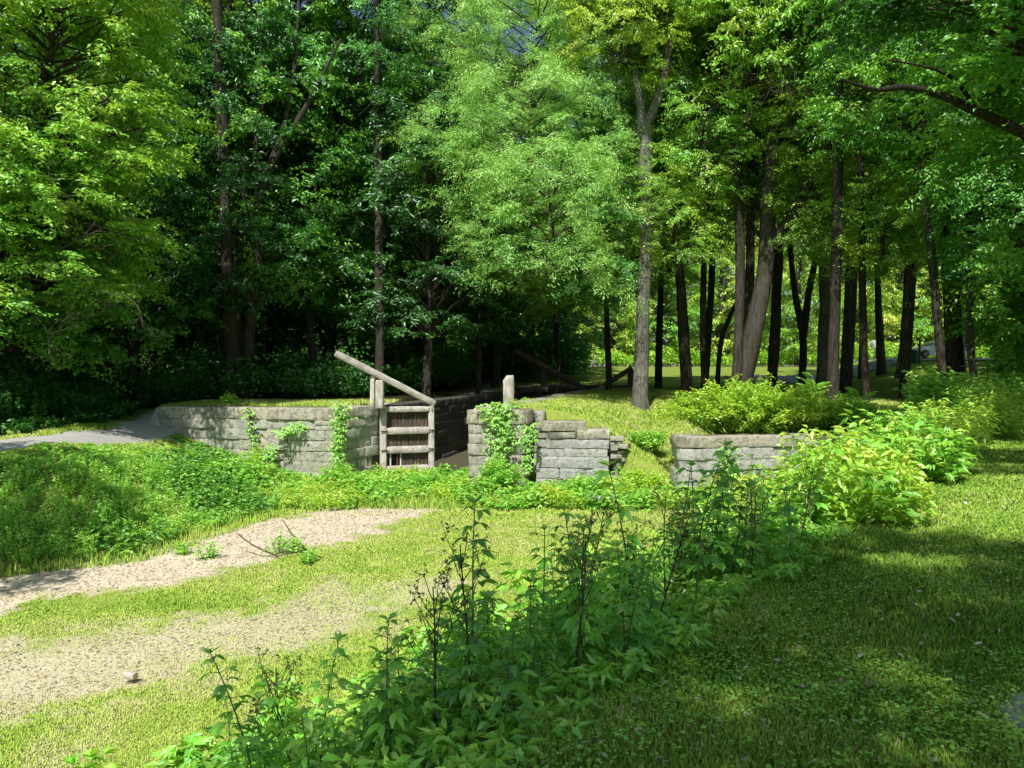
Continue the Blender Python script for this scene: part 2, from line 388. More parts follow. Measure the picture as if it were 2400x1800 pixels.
# ------------------------------------------------------------ ground sheet
def axis(parts):
    out = []
    for a, b, n in parts: out.append(np.linspace(a, b, n, endpoint=False))
    return np.concatenate(out+[[parts[-1][1]]])
gx = axis([(-500, -60, 12), (-60, -16, 60), (-16, 14, 250), (14, 44, 90), (44, 90, 30), (90, 500, 12)])
gy = axis([(-300, -10, 12), (-10, 2.5, 40), (2.5, 30, 240), (30, 60, 110), (60, 90, 70), (90, 600, 20)])
X, Y = np.meshgrid(gx, gy); x = X.ravel(); y = Y.ravel()
z = height(x, y); dm, pm, nn = masks(x, y)
nxg = len(gx); i = np.arange(len(gy)-1)[:, None]*nxg; j = np.arange(nxg-1)[None]
Fq = np.stack([i+j, i+j+1, i+nxg+j+1, i+nxg+j], -1).reshape(-1, 4)
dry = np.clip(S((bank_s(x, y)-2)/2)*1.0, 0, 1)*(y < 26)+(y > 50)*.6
floor_dark = np.where((y > 29)*(x < 0), S((y-29-0*x)/5)*S((-x)/4), 0.0)
floor_dark = np.maximum(floor_dark, S((PX(y)-1.2-x)/2)*S((y-12)/4)); u_, v_ = lock_uv(x, y); floor_dark = np.maximum(floor_dark, .9*(v_ > -.5)*(v_ < CW+.5)*(u_ > -1.5)*(u_ < 28)); floor_dark = np.maximum(floor_dark, S((y-90)/6))  # the chamber floor takes the dark floor tone as well
floor_dark = np.maximum(floor_dark, .45*S((y-31)/4)*(x > 0)*(x/np.maximum(y, 1) < .3)*(1-S((y-47)/4)))  # ground right of the lock mixed part way to the dark tone
g_o = obj('ground', mesh('ground', np.stack([x, y, z], 1), [Fq], M['ground'], {'dirt': dm, 'path': pm, 'dry': dry, 'wood': floor_dark}, True)); tag(g_o, kind='structure')

# ------------------------------------------------------------ masonry
def wall_path(pts, n=200):
    P = spline(np.array([(p[0], p[1], 0) for p in pts]), n)[:, :2]
    s = np.concatenate([[0], np.cumsum(np.linalg.norm(np.diff(P, axis=0), axis=1))]); return P, s
def block(mb, P, s, s0, s1, z0, z1, off, depth, rr, rough=.022, gap=.010, a=.5, side=1, slant=0):
    """one dressed stone following the plan path; front grid roughened, edges eased"""
    ua, ub, va, vb = s0+gap, s1-gap, z0+gap*.8, z1-gap*.8; e_ = .010
    us = np.concatenate([[ua], np.linspace(ua+e_, ub-e_, max(3, int((s1-s0)/.11))), [ub]]); vs = np.concatenate([[va], np.linspace(va+e_, vb-e_, max(3, int((z1-z0)/.08))), [vb]])
    nu = len(us)-1; nv = len(vs)-1
    px = np.interp(us, s, P[:, 0]); py = np.interp(us, s, P[:, 1])
    tx = np.gradient(px); ty = np.gradient(py); l = np.hypot(tx, ty); nx_, ny_ = ty/l*side, -tx/l*side
    U, Vv = np.meshgrid(np.arange(nu+1), np.arange(nv+1))
    e = np.minimum(np.minimum(U, nu-U)/1.0, np.minimum(Vv, nv-Vv)/1.0); ease = np.where(e < .5, -.001-.008*vnoise(us[U]*9, vs[Vv]*9, 0, 5), 0)
    sd = rr.integers(1000)
    k = off + ease + rough*2*(fbm(us[U]*3.1, vs[Vv]*3.1, seed=int(sd))-.5)+rough*.9*(vnoise(us[U]*11, vs[Vv]*11, 0, int(sd)+5)-.5)
    wob = (vnoise(us[U]*2.2, vs[Vv]*2, 0, int(sd)+9)-.5)*.016
    FX = px[U]+nx_[U]*k; FY = py[U]+ny_[U]*k; FZ = vs[Vv]+wob+slant*(U/nu-.5)
    front = np.stack([FX, FY, FZ], -1).reshape(-1, 3)
    back = np.stack([px[U]-nx_[U]*depth, py[U]-ny_[U]*depth, FZ], -1).reshape(-1, 3)
    n = len(front); w = nu+1
    i = np.arange(nv)[:, None]*w; j = np.arange(nu)[None]
    q = np.stack([i+j, i+j+1, i+w+j+1, i+w+j], -1).reshape(-1, 4)
    per = list(range(0, nu+1))+[k2*w+nu for k2 in range(1, nv+1)]+[nv*w+k2 for k2 in range(nu-1, -1, -1)]+[k2*w for k2 in range(nv-1, 0, -1)]
    per = np.array(per); p2 = np.roll(per, -1)
    rim = np.stack([p2, per, per+n, p2+n], -1)
    mb.add(np.concatenate([front, back]), np.concatenate([q, rim, (q+n)[:, ::-1]]), a)
def courses(mb, P, s, zs, rr, s0=0, s1=None, lmin=.6, lmax=1.5, depth=.55, off=0, jit=.026, side=1, rough=.020, skip=None, ends=None):
    s1 = s[-1] if s1 is None else s1
    for k in range(len(zs)-1):
        e = s1 if ends is None else ends[k]
        p = s0+0.0; first = True
        while p < e-.05:
            L = rr.uniform(lmin, lmax)*(.6 if first and k % 2 else 1); first = False
            q = p+L
            if e-q < .35: q = e
            if not (skip and skip(k, p)):
                if rr.random() < .10 and q-p > .8:
                    zm = (zs[k]+zs[k+1])/2+rr.uniform(-.03, .03)
                    block(mb, P, s, p, q, zs[k], zm, off+rr.normal(0, jit), depth, rr, rough, .007, rr.random(), side)
                    block(mb, P, s, p, q, zm, zs[k+1], off+rr.normal(0, jit), depth, rr, rough, .007, rr.random(), side)
                else:
                    block(mb, P, s, p, q, zs[k]+rr.normal(0, .008), zs[k+1]+rr.normal(0, .008), off+rr.normal(0, jit)*(1 if rr.random() < .75 else 2.2), depth, rr, rough, .003 if rr.random() < .65 else .011, rr.random(), side)
            p = q
def core(mb, P, s, z0, z1, d0, d1, side=1, s0=0, s1=None):
    """dark backing so that joints read as shadow"""
    s1 = s[-1] if s1 is None else s1
    us = np.linspace(s0+.03, s1-.03, 40); px = np.interp(us, s, P[:, 0]); py = np.interp(us, s, P[:, 1])
    tx = np.gradient(px); ty = np.gradient(py); l = np.hypot(tx, ty); nx_, ny_ = ty/l*side, -tx/l*side
    a = [np.stack([px-nx_*d, py-ny_*d, np.full(40, zz)], -1) for d, zz in ((d0, z0), (d0, z1), (d1, z1), (d1, z0))]
    V = np.stack(a, 1).reshape(-1, 3); i = np.arange(39)[:, None]*4
    q = np.concatenate([i+np.array([k, 4+k, 4+(k+1) % 4, (k+1) % 4])[None] for k in range(4)])
    mb.add(V, q, .1); mb.add(V[[0, 1, 2, 3, -4, -3, -2, -1]], np.array([[0, 1, 2, 3], [7, 6, 5, 4]]), .1)
rr = np.random.default_rng(42)
CT = 2.64
LWP = [(-12.55, 26.25), (-11.2, 26.0), (-9.5, 25.75), (-7.8, 25.4), (-6.6, 25.15), (-6.02, 25.2), (-5.72, 25.6), (-5.4, 26.3), (-5.0, 27.05), (-4.93, 27.2)]
P, s = wall_path(LWP)
zc = [-.3, .08, .45, .80, 1.17, 1.54, 1.90, 2.24]
lw = thing('stone_wall', 'long weathered wing wall of grey limestone blocks curving in to the wooden gate', 'stone wall', (-8, 26, 0))
lw.location = (0, 0, 0)
mb = MB(); core(mb, P, s, -.3, 2.2, .08, .5)
courses(mb, P, s, zc, rr, skip=lambda k, p: False); mb.build('masonry', M['stone'], lw)
mb = MB(); core(mb, P, s, 2.3, 2.6, .1, .7); courses(mb, P, s, [2.245, CT], rr, lmin=1.1, lmax=2.2, depth=1.0, off=.035, jit=.008, rough=.03); mb.build('coping', M['coping'], lw)
# left return end (towards the path)
# left chamber wall
A0 = O+AX*.9; A1 = O+AX*29
P, s = wall_path([tuple(A0), tuple((A0+A1)/2), tuple(A1)], 60)
cw = thing('chamber_wall', 'dark shade-coloured wall of the lock chamber running back behind the wooden gate', 'stone wall')
mb = MB(); core(mb, P, s, -.2, 2.2, .06, .5); courses(mb, P, s, [-.2, .2, .56, .9, 1.25, 1.6, 1.95, 2.27], rr, depth=.45, jit=.025, lmin=.7, lmax=1.6); mb.build('masonry', M['stone_shaded'], cw)
mb = MB(); courses(mb, P, s, [2.275, CT-.03], rr, lmin=1.2, lmax=2.2, depth=.9, off=.02, jit=.01, rough=.03); mb.build('coping', M['stone_shaded'], cw)
# gate recess block between wing and chamber wall
P, s = wall_path([(-4.93, 27.25), (-4.85, 27.45), (-4.6, 27.75), (-4.38, 27.85)], 40)
mb = MB(); courses(mb, P, s, zc, rr, depth=.4, jit=.01, lmin=.3, lmax=.7); mb.build('gate_recess', M['stone_shaded'], cw)
# right pier: chamber side + curved front + back return
B = O+AV*CW
c0 = B+AX*20; c1 = B+AX*-.2
pier = thing('stone_pier', 'rounded stone pier hung with creeper on the right side of the lock mouth', 'stone pier')
RP = [tuple(c0), tuple((c0+c1)/2), tuple(c1), (-1.40, 24.15), (-1.36, 24.0), (-1.1, 23.93), (-.4, 23.86), (.25, 23.9), (.52, 24.1), (.64, 24.5), (.66, 25.0)]
P, s = wall_path(RP, 400)
z_p = [-.3, .1, .47, .84, 1.2, 1.56, 1.9, 2.2]
mb = MB(); core(mb, P, s, -.3, 2.15, .1, .45); courses(mb, P, s, z_p, rr, lmin=.55, lmax=1.2, depth=.5, jit=.012); mb.build('masonry', M['stone_pier'], pier)
mb = MB(); core(mb, P, s, 2.25, 2.6, .12, 1.0); courses(mb, P, s, [2.205, 2.66], rr, lmin=1.3, lmax=1.9, depth=.95, off=.05, jit=.006, rough=.025); mb.build('coping', M['coping'], pier)
P, s = wall_path([(.66, 24.75), (1.0, 24.68), (1.12, 24.8), (1.16, 25.4)], 60)
mb = MB(); courses(mb, P, s, z_p[:-1]+[2.2, 2.58], rr, lmin=.6, lmax=1.2, depth=.3, jit=.01); mb.build('rear_masonry', M['stone_pier'], pier)
# stepped lower wing
wing = thing('stepped_wall', 'low stepped wall of white stained stone blocks right of the creeper hung pier', 'stone wall')
P, s = wall_path([(.78, 23.95), (2.0, 23.85), (3.13, 23.8)], 60); e = s[-1]
mb = MB(); core(mb, P, s, -.2, 1.7, .1, .4, s1=e-.1)
courses(mb, P, s, [-.3, .1, .42, .78, 1.14, 1.42, 1.72], rr, lmin=.45, lmax=1.3, depth=.6, jit=.02, ends=[e, e, e-.02, e, e-.05, e]); mb.build('masonry', M['stone_white'], wing)
mb = MB(); block(mb, P, s, 0, .42, 1.73, 1.96, 0, .6, rr, a=.3); block(mb, P, s, .43, 1.28, 1.73, 1.95, .02, .6, rr, a=.6, slant=.02); block(mb, P, s, 1.30, e+.03, 1.72, 2.03, .04, .8, rr, a=.5, slant=.04, gap=.008)
block(mb, P, s, .08, 1.62, 1.97, 2.28, .05, .8, rr, a=.2, rough=.03); mb.build('coping', M['coping'], wing)
# rubble end of the wing
mb = MB()
for k in range(26):
    zz = .1+.07*k*.9; P2, s2 = wall_path([(3.16+rr.uniform(0, .35), 24.0+rr.uniform(0, .5)), (3.45+rr.uniform(0, .3), 24.05+rr.uniform(0, .5))], 10)
    block(mb, P2, s2, 0, s2[-1], zz-.05, zz+rr.uniform(.04, .12), 0, rr.uniform(.2, .4), rr, a=rr.random(), gap=.002)
mb.build('rubble_core', M['stone'], wing)
# right wall
rw = thing('spillway_wall', 'low pale stone wall under the big bright bush at the spillway', 'stone wall')
P, s = wall_path([(4.98, 23.1), (4.96, 22.4), (4.99, 22.02), (5.4, 21.85), (5.78, 21.9)], 60)
P3, s3 = wall_path([(5.80, 21.92), (7.0, 22.25), (8.6, 22.4), (10.4, 22.3), (11.6, 22.2)], 90)
mb = MB(); core(mb, P, s, .2, 1.6, .1, .4); core(mb, P3, s3, .2, 1.6, .1, .4)
for pp, ss in ((P, s), (P3, s3)): courses(mb, pp, ss, [.1, .52, .93, 1.28, 1.63], rr, lmin=.9, lmax=1.7, depth=.5, jit=.025)
mb.build('masonry', M['stone_white'], rw)
mb = MB(); courses(mb, P, s, [1.635, 1.98], rr, lmin=1.6, lmax=2.2, depth=.9, off=.05, jit=.01)
for a_, b_, zt in ((.0, 1.35, 1.96), (1.37, 2.75, 1.97), (2.8, 3.95, 2.0), (3.98, 5.6, 1.97)): block(mb, P3, s3, a_, b_, 1.635, zt, .06, .8, rr, a=rr.random(), rough=.03)
mb.build('coping', M['coping'], rw)
# stone slab in the weeds, brick on the bed
def rock(mb, c, r, seed, a=.5, flat_=1):
    th = np.linspace(0, 2*math.pi, 9)[:-1]; V = [];
    for kz, (zf, rf) in enumerate(((-1, .55), (-.6, .95), (.2, 1), (.8, .75))):
        for t in th:
            d = 1+.35*(vnoise(math.cos(t)*1.4+seed, math.sin(t)*1.4, kz*.5, 3)-.5)*2
            V.append((c[0]+r[0]*rf*d*math.cos(t), c[1]+r[1]*rf*d*math.sin(t), c[2]+r[2]*zf))
    n = len(V); V += [(c[0], c[1], c[2]-r[2]), (c[0], c[1], c[2]+r[2]*.95)]
    V = np.array(V, float); i = np.arange(3)[:, None]*8; j = np.arange(8)[None]; j2 = (j+1) % 8
    q = np.stack([i+j, i+j2, i+8+j2, i+8+j], -1).reshape(-1, 4); k = np.arange(8)
    mb.add(V, q, a); t3 = np.concatenate([np.stack([(k+1) % 8, k, np.full(8, n)], 1), np.stack([24+k, 24+(k+1) % 8, np.full(8, n+1)], 1)])
    mb.add(V, t3, a)
P, s = wall_path([(2.15, 21.3), (2.9, 21.1)], 10); mb = MB(); block(mb, P, s, 0, s[-1], .12, .34, 0, .5, rr); o = mb.build('stone_slab', M['stone_white']); tag(o, 'pale fallen stone slab lying in the weeds before the stepped wall', 'stone')
p = at(307, 1602, 9.45); mb = MB(); beam(mb, (p[0]-.085, p[1]+.02, .08), (p[0]+.075, p[1]-.03, .075), .09, .085, .002, 3); o = mb.build('brick', flat('brick_clay', (.62, .50, .42), .9, sc=30)); tag(o, 'small pale brick lying alone on the dry canal bed', 'brick')

# ------------------------------------------------------------ gate
gate = thing('lock_gate', 'weathered wooden lock gate leaf with planked panels and tilted balance beam', 'lock gate')
H0 = np.array([-4.86, 27.35]); H1 = np.array([-2.97, 28.0]); gd = (H1-H0)/np.linalg.norm(H1-H0); gn = np.array([gd[1], -gd[0]])
def gp(t, z, off=0): q = H0+gd*t+gn*off; return (q[0], q[1], z)
GL = np.linalg.norm(H1-H0); tz = 2.60
mb = MB()
beam(mb, gp(.09, -.2, .02), gp(.09, tz+.02, .02), .20, .24, .004, 14, seed=1); mb.build('heel_stile', M['wood_z'], gate)
mb = MB(); beam(mb, gp(GL-.09, -.25, .02), gp(GL-.09, tz, .02), .18, .22, .005, 14, seed=2); mb.build('mitre_stile', M['wood_z'], gate)
for k, (za, zb) in enumerate(((2.37, 2.58), (1.55, 1.80), (.84, 1.09), (.10, .37))):
    mb = MB(); beam(mb, gp(.2, (za+zb)/2, .03), gp(GL-.19, (za+zb)/2-.01, .03), .20, zb-za, .006, 12, up=np.array([0, 0, 1.]), seed=k+5); mb.build('rail', M['wood_x'], gate)
mb = MB(); nb = 11
for k in range(nb):
    t0 = .2+(GL-.4)*k/nb; t1 = .2+(GL-.4)*(k+1)/nb-.012; z0 = -.1 if k > 3 else .95
    beam(mb, gp((t0+t1)/2, z0, -.06-.012*(k % 2)), gp((t0+t1)/2, 2.4, -.06-.012*(k % 2)), t1-t0, .05, .002, 6, up=np.array([gn[0], gn[1], 0]), seed=20+k)
mb.build('plank_panel', M['wood_plank'], gate)
for t in (.36, .62, .74):
    mb = MB(); beam(mb, gp(t, .3, -.02), gp(t, .9, -.02), .05 if t != .62 else .09, .05, .002, 4); mb.build('paddle_bar', M['white_paint'] if t != .62 else M['rust'], gate)
for zz in (1.67, .96):
    for t in (.1, GL-.1):
        mb = MB(); beam(mb, gp(t-.12, zz, .15), gp(t+.14, zz, .15), .012, .05, .001, 2, up=np.array([0, 0, 1.])); mb.build('iron_strap', M['iron'], gate)
for zz in (2.47, 1.67, .96, .24):
    for t in (.1, GL-.1):
        mb = MB(); q_ = gp(t, zz, .16); tube(mb, [(q_[0], q_[1], q_[2]), (q_[0]+gn[0]*.025, q_[1]+gn[1]*.025, q_[2])], .028, 6); mb.build('iron_bolt', M['rust'], gate)
bl = at(787, 828, 26.35); br_ = np.array([H1[0]+.02, H1[1]+.02, 2.66])
ob = MB(); L_ = np.linalg.norm(br_-bl)
beam(ob, (0, 0, 0), (L_, 0, 0), .22, .23, .006, 22, up=np.array([0, 0, 1.]), seed=40)
bo = ob.build('balance_beam', M['wood_x'], gate)
d_ = (br_-bl)/L_; bo.location = bl; bo.rotation_mode = 'QUATERNION'; bo.rotation_quaternion = Vector(d_).to_track_quat('X', 'Z')
def pz_on_beam(x): t = (x-bl[0])/(br_[0]-bl[0]); return bl[2]+(br_[2]-bl[2])*t
pc = at(888, 900, 26.9)
mb = MB(); beam(mb, (pc[0]+.03, 26.9, 2.55), (pc[0]+.03, 26.92, pz_on_beam(pc[0]+.03)-.14), .28, .26, .004, 8, up=np.array([0, 1., 0])); mb.build('heel_post', M['wood_z'], gate)
mb = MB(); beam(mb, (pc[0]-.26, 27.0, 2.55), (pc[0]-.24, 27.02, pz_on_beam(pc[0]-.24)-.14), .15, .2, .004, 8, up=np.array([0, 1., 0])); mb.build('side_post', M['wood_z'], gate)
mb = MB(); tube(mb, [(-4.05, 27.6, 2.55), (-4.04, 27.6, 3.2)], .012, 6); mb.build('iron_rod', M['iron'], gate)
# right pier post with chamfer
pp = thing('gate_post', 'short grey timber post with sloped top standing on the rounded pier', 'post')
mb = MB(); c = at(1192, 938, 24.75); w = .36; d = .3; x0, x1, y0, y1 = c[0]-w/2, c[0]+w/2, 24.6, 24.9
zt = at(1192, 880, 24.75)[2]
V = []; nz = 8
for k in range(nz+1):
    zz = 2.55+(zt-.16-2.55)*k/nz; jj = rr.normal(0, .004, (4, 3)); V += list(np.array([(x0, y0, zz), (x1, y0, zz), (x1, y1, zz), (x0, y1, zz)])+jj)
V += [(x0+.12, y0, zt), (x1-.02, y0, zt+.01), (x1-.02, y1, zt+.01), (x0+.12, y1, zt)]
V = np.array(V); i = np.arange(nz+1)[:, None]*4; j = np.arange(4)[None]; j2 = (j+1) % 4
mb.add(V, np.concatenate([np.stack([i+j, i+j2, i+4+j2, i+4+j], -1).reshape(-1, 4), [[len(V)-4, len(V)-3, len(V)-2, len(V)-1]]])); mb.build('post_timber', M['wood_z'], pp)
mb = MB(); c = at(1166, 941, 24.4); rock(mb, (c[0], c[1], 2.76), (.15, .13, .11), 3); o = mb.build('rusty_stone', M['rust']); tag(o, 'rounded rust brown lump beside the short post on the pier', 'stone')
# far gates
def far_gate(a, b, post, label, below=True):
    g = thing('upper_gate', label, 'lock gate'); a = np.array(a); b = np.array(b)
    m = MB(); beam(m, a, b, .34, .34, .008, 16, up=np.array([0, 0, 1.]), seed=3); m.build('balance_beam', M['wood_far'], g)
    m = MB(); beam(m, (post[0], post[1], 2.4), post, .38, .38, .006, 6, up=np.array([0, 1., 0])); m.build('heel_post', M['wood_far'], g)
    m = MB(); f = np.array([b[0], b[1], 2.7]); h = np.array([post[0], post[1], 2.7])
    beam(m, h, f, .3, .3, .006, 6, up=np.array([0, 0, 1.])); beam(m, h-[0, 0, 1.3], f-[0, 0, 1.3], .3, .3, .006, 6, up=np.array([0, 0, 1.]))
    m.build('rail', M['wood_far'], g)
    m = MB(); dd = (f-h)/10
    for k in range(10): beam(m, h+dd*(k+.5)-[0, 0, 2.6], h+dd*(k+.5)-[0, 0, .1], np.linalg.norm(dd)*.93, .06, .003, 4, up=np.array([0, 1., 0]), seed=k)
    m.build('plank_panel', M['wood_plank'], g); return g
far_gate(at(1208, 822, 48), at(1375, 915, 49.5), at(1274, 862, 48.6), 'dark gate leaf at the far end of the lock with beam sloping down rightwards')
far_gate(at(1482, 862, 49.5), at(1398, 914, 50), at(1478, 866, 50), 'dark gate leaf at the far end of the lock with beam sloping down leftwards')
# end beam of the far chamber
mb = MB(); beam(mb, at(1205, 914, 47), at(1285, 912, 47), .4, .35, .01, 6, up=np.array([0, 0, 1.])); o = mb.build('timber_sill', M['wood_far']); tag(o, 'dark timber lying flat on the far left lock edge', 'timber')

# ------------------------------------------------------------ trees
class Branches:
    pass
def crown_meshes(name, seed, Rr, H, ncl, nleaf, Ll, Wl, kind='broad', mats=('leaf_mid', 'bark'), profile=None, stem=True, spread=1.0, tw=3):
    r = np.random.default_rng(seed); lm = MB(); bm = MB()
    axis_pts = np.cumsum(np.concatenate([[[0, 0, 0]], np.stack([r.normal(0, .22, 8), r.normal(0, .22, 8), np.full(8, H/8)], 1)]), 0)
    ax = spline(axis_pts, 30)
    if stem: tube(bm, ax, np.linspace(.17, .02, 30), 7, .1, seed)
    golden = 2.399963
    for k in range(ncl):
        t = (k+.5)/ncl; zc_ = H*(.02+.98*t)+r.normal(0, .4)
        prof = profile(t) if profile else (.55+.45*math.sin(math.pi*min(1, t*1.05+.12)))*(1-.35*t**3)
        rad = Rr*prof*math.sqrt(r.uniform(.12, 1.1))
        th = k*golden+r.normal(0, .4)
        c = np.array([math.cos(th)*rad, math.sin(th)*rad, zc_-.12*rad*rad/Rr])
        base_t = max(0, t*.9-.05-.02*rad); bi = ax[int(base_t*29)]
        c[:2] += bi[:2]
        # limb
        mid = bi*.5+c*.5+np.array([0, 0, .25*rad*.3])+r.normal(0, .15, 3)
        lp = spline([bi, mid, c], 9); r0 = (.022+.008*rad)*min(1, .35+t*3)
        tube(bm, lp, np.linspace(r0, .012, 9), 5, cap=False)
        out = norm(np.array([math.cos(th), math.sin(th), 0]))
        # spray: several twigs fan out from the limb end, leaves along them
        nt = 9 if kind != 'locust' else 12
        sz = r.uniform(.75, 1.3)*spread
        shade = r.normal(0, .22)
        m = nleaf//nt
        for q in range(nt):
            a_ = th+r.normal(0, 1.15); el = r.normal(.05, .38)
            dv = np.array([math.cos(a_)*math.cos(el), math.sin(a_)*math.cos(el), math.sin(el)])
            Lt = sz*r.uniform(.7, 1.5)
            start = c + r.normal(0, .22*sz, 3)
            tt = r.uniform(.05, 1, m)
            sag = .35*tt**2*Lt
            Pp = start+dv*(tt*Lt)[:, None]; Pp[:, 2] -= sag
            Pp = Pp+r.normal(0, .10*sz, (m, 3))*np.array([1, 1, .55])
            if kind != 'locust' and q < tw: tube(bm, [start, start+dv*Lt*.5-[0, 0, .09*Lt], start+dv*Lt-[0, 0, .35*Lt]], [.012, .008, .004], 3, cap=False)
            sd = norm(np.cross(dv, [0, 0, 1]))
            sgn = r.choice([-1, 1], m)[:, None]
            D = dv*.5+sd*sgn*r.uniform(.4, 1.1, (m, 1))+r.normal(0, .3, (m, 3)); D[:, 2] -= r.uniform(.05, .7, m)
            N = np.array([0, 0, .75])+out*.45+r.normal(0, .5, (m, 3))
            leaves(lm, Pp, D, N, Ll*r.uniform(.4, 1.4, m), Wl*r.uniform(.55, 1.3, m), np.clip(.5+shade+r.normal(0, .16, m), 0, 1))
    return lm.mesh(name, M[mats[0]]), bm.mesh(name+'_limbs', M[mats[1]])
wide = lambda t: .75+.35*math.sin(math.pi*min(1, t*.95+.03))
CR = [crown_meshes('crown', 101, 4.2, 15, 95, 330, .21, .105),
      crown_meshes('crown', 102, 4.6, 16, 100, 330, .20, .10),
      crown_meshes('crown', 103, 3.8, 14, 85, 330, .23, .09),
      crown_meshes('crown', 104, 4.4, 15, 95, 330, .18, .11)]
LOC = [crown_meshes('crown', 111, 3.0, 6.0, 36, 800, .17, .042, 'locust', ('leaf_locust', 'bark'), profile=wide, stem=False, spread=1.15)]
NEAR = [crown_meshes('crown', 121, 3.0, 8.5, 120, 420, .14, .07, mats=('leaf_yellow', 'bark'), profile=wide, spread=.75, tw=1),
        crown_meshes('crown', 122, 3.2, 7, 80, 400, .14, .075, mats=('leaf_mid', 'bark'), profile=wide, spread=.8, tw=1)]
def setmat(o, m):
    if m is None: return
    o.material_slots[0].link = 'OBJECT'; o.material_slots[0].material = M[m]
def add_crown(tree, cm, loc, rz, sc, lm=None, bmk=None, first='crown'):
    c = obj('crown', cm[0], tree); c.location = tuple(loc); c.rotation_euler = (0, 0, rz); c.scale = sc; setmat(c, lm)
    b = obj('limbs', cm[1], tree); b.location = tuple(loc); b.rotation_euler = (0, 0, rz); b.scale = sc; setmat(b, bmk)
    return c
def tree(name, label, path, Yd, widths, crown=None, barkm='bark', seg=12, extra=(), group=None, lean=0):
    """path in photo pixels at depth Yd (list of px,py), widths in pixels"""
    pts = [at(px, py, Yd+lean*i) for i, (px, py) in enumerate(path)]
    rads = [w*(Yd)/F/2*(1 if barkm in ('bark_pale', 'bark_smooth') else (.9 if Yd < 34 else .72)) for w in widths]
    bx, by = pts[0][0], pts[0][1]; gz = float(height(bx, by))
    base = np.array([bx, by, gz])
    pts[0] = np.array([bx, by, gz-.25])
    pts.insert(1, np.array([bx*.94+pts[1][0]*.06, by, gz+.35])); rads.insert(1, rads[0]*.86); rads[0] *= 1.35
    n = 26; P = spline(pts, n); rd = np.interp(np.linspace(0, len(pts)-1, n), range(len(pts)), rads)
    t = thing(name, label, 'tree', base, group)
    m = MB(); sd = int(abs(bx*10)+Yd)
    tube(m, P-base, rd, seg, .13, sd)
    for e in extra:    # limbs of the same wood: (path, widths)
        ep = [at(px, py, Yd+e[2]*i) for i, (px, py) in enumerate(e[0])]; er = [w*Yd/F/2 for w in e[1]]
        nn_ = 18; tube(m, spline(ep, nn_)-base, np.interp(np.linspace(0, len(ep)-1, nn_), range(len(ep)), er), 8, .12, sd+7)
    m.build('trunk', M[barkm], t, True)
    if crown:
        for (cm, px, py, dY, sc, lm, rz) in crown:
            c = at(px, py, Yd+dY)-base; add_crown(t, cm, c, rz, sc, lm)
    return t
c0, c1, c2, c3 = CR
U = (1, 1, 1)
tree('broadleaf_tree', 'slim grey trunk standing leftmost in the dark wood', [(252, 900), (262, 700), (268, 560), (275, 380)], 40, [20, 17, 15, 12], [(c0, 270, 640, 0, (1, 1, .9), 'leaf_dark', .4)])
tree('broadleaf_tree', 'thick pale grey trunk left, forking high into two curved limbs', [(322, 900), (308, 680), (298, 520), (285, 400)], 37, [38, 31, 28, 26], [(c1, 300, 480, 3, (.9, .9, 1.1), 'leaf_mid', 1.4)], extra=[([(285, 400), (250, 300), (240, 150), (225, -40)], [24, 20, 14, 8], .2), ([(285, 405), (320, 330), (370, 200), (380, 60)], [20, 16, 12, 6], .3)])
tree('broadleaf_tree', 'straight dark trunk behind the wall, left one of the close pair', [(548, 950), (540, 760), (528, 500), (520, 250), (505, -60)], 33, [40, 34, 30, 27, 20], [(c2, 505, 330, 2.5, (1, 1, 1.1), 'leaf_dark', 2.2)])
tree('broadleaf_tree', 'slender trunk right one of the close pair, forking into tan limbs', [(580, 950), (585, 780), (608, 620), (605, 480), (640, 380)], 33.5, [34, 28, 25, 22, 18], [(c0, 640, 380, 3.8, (1, 1, 1.1), 'leaf_mid', 3.0)],
     extra=[([(605, 480), (600, 350), (618, 200), (612, 40)], [16, 13, 10, 6], .1), ([(640, 380), (700, 280), (745, 200), (800, 90)], [16, 13, 9, 5], -.2), ([(625, 400), (665, 300), (690, 160), (700, 0)], [14, 12, 9, 6], .3)])
tree('broadleaf_tree', 'tall straight brown trunk rising directly behind the tilted balance beam', [(890, 935), (890, 720), (888, 520), (887, 300), (880, -60)], 35, [34, 30, 26, 22, 14], [(c3, 885, 420, 4.2, (1, 1, 1.1), 'leaf_dark', .9), (c1, 840, 200, 1, (.8, .8, .8), 'leaf_cool', 2.9)])
tree('broadleaf_tree', 'thin dead looking sunlit trunk in the dark wood behind the gate', [(1003, 880), (1000, 760), (990, 620), (986, 520)], 44, [13, 13, 12, 9], [(c2, 986, 480, 0, (1, 1, 1), 'leaf_dark', 1.1)])
tree('locust_tree', 'feathery bright locust tree with a dark trunk behind the lock chamber', [(1120, 900), (1125, 720), (1130, 500), (1150, 300), (1170, 60)], 40, [22, 18, 16, 14, 9],
     [(LOC[0], px_, py_, dy_, (sc_, sc_, sc_*.9), 'leaf_locust', px_*.3) for px_, py_, dy_, sc_ in ((1110, 500, -4, .9), (1220, 420, -6, .9), (1300, 640, -8, 1.0), (1400, 560, -6, .85), (1240, 230, -4, 1.0), (1370, 330, -5, .9), (1130, 260, -2, 1.0), (1180, 620, -5, .75), (1330, 100, -3, 1.0))], 'bark_dark')
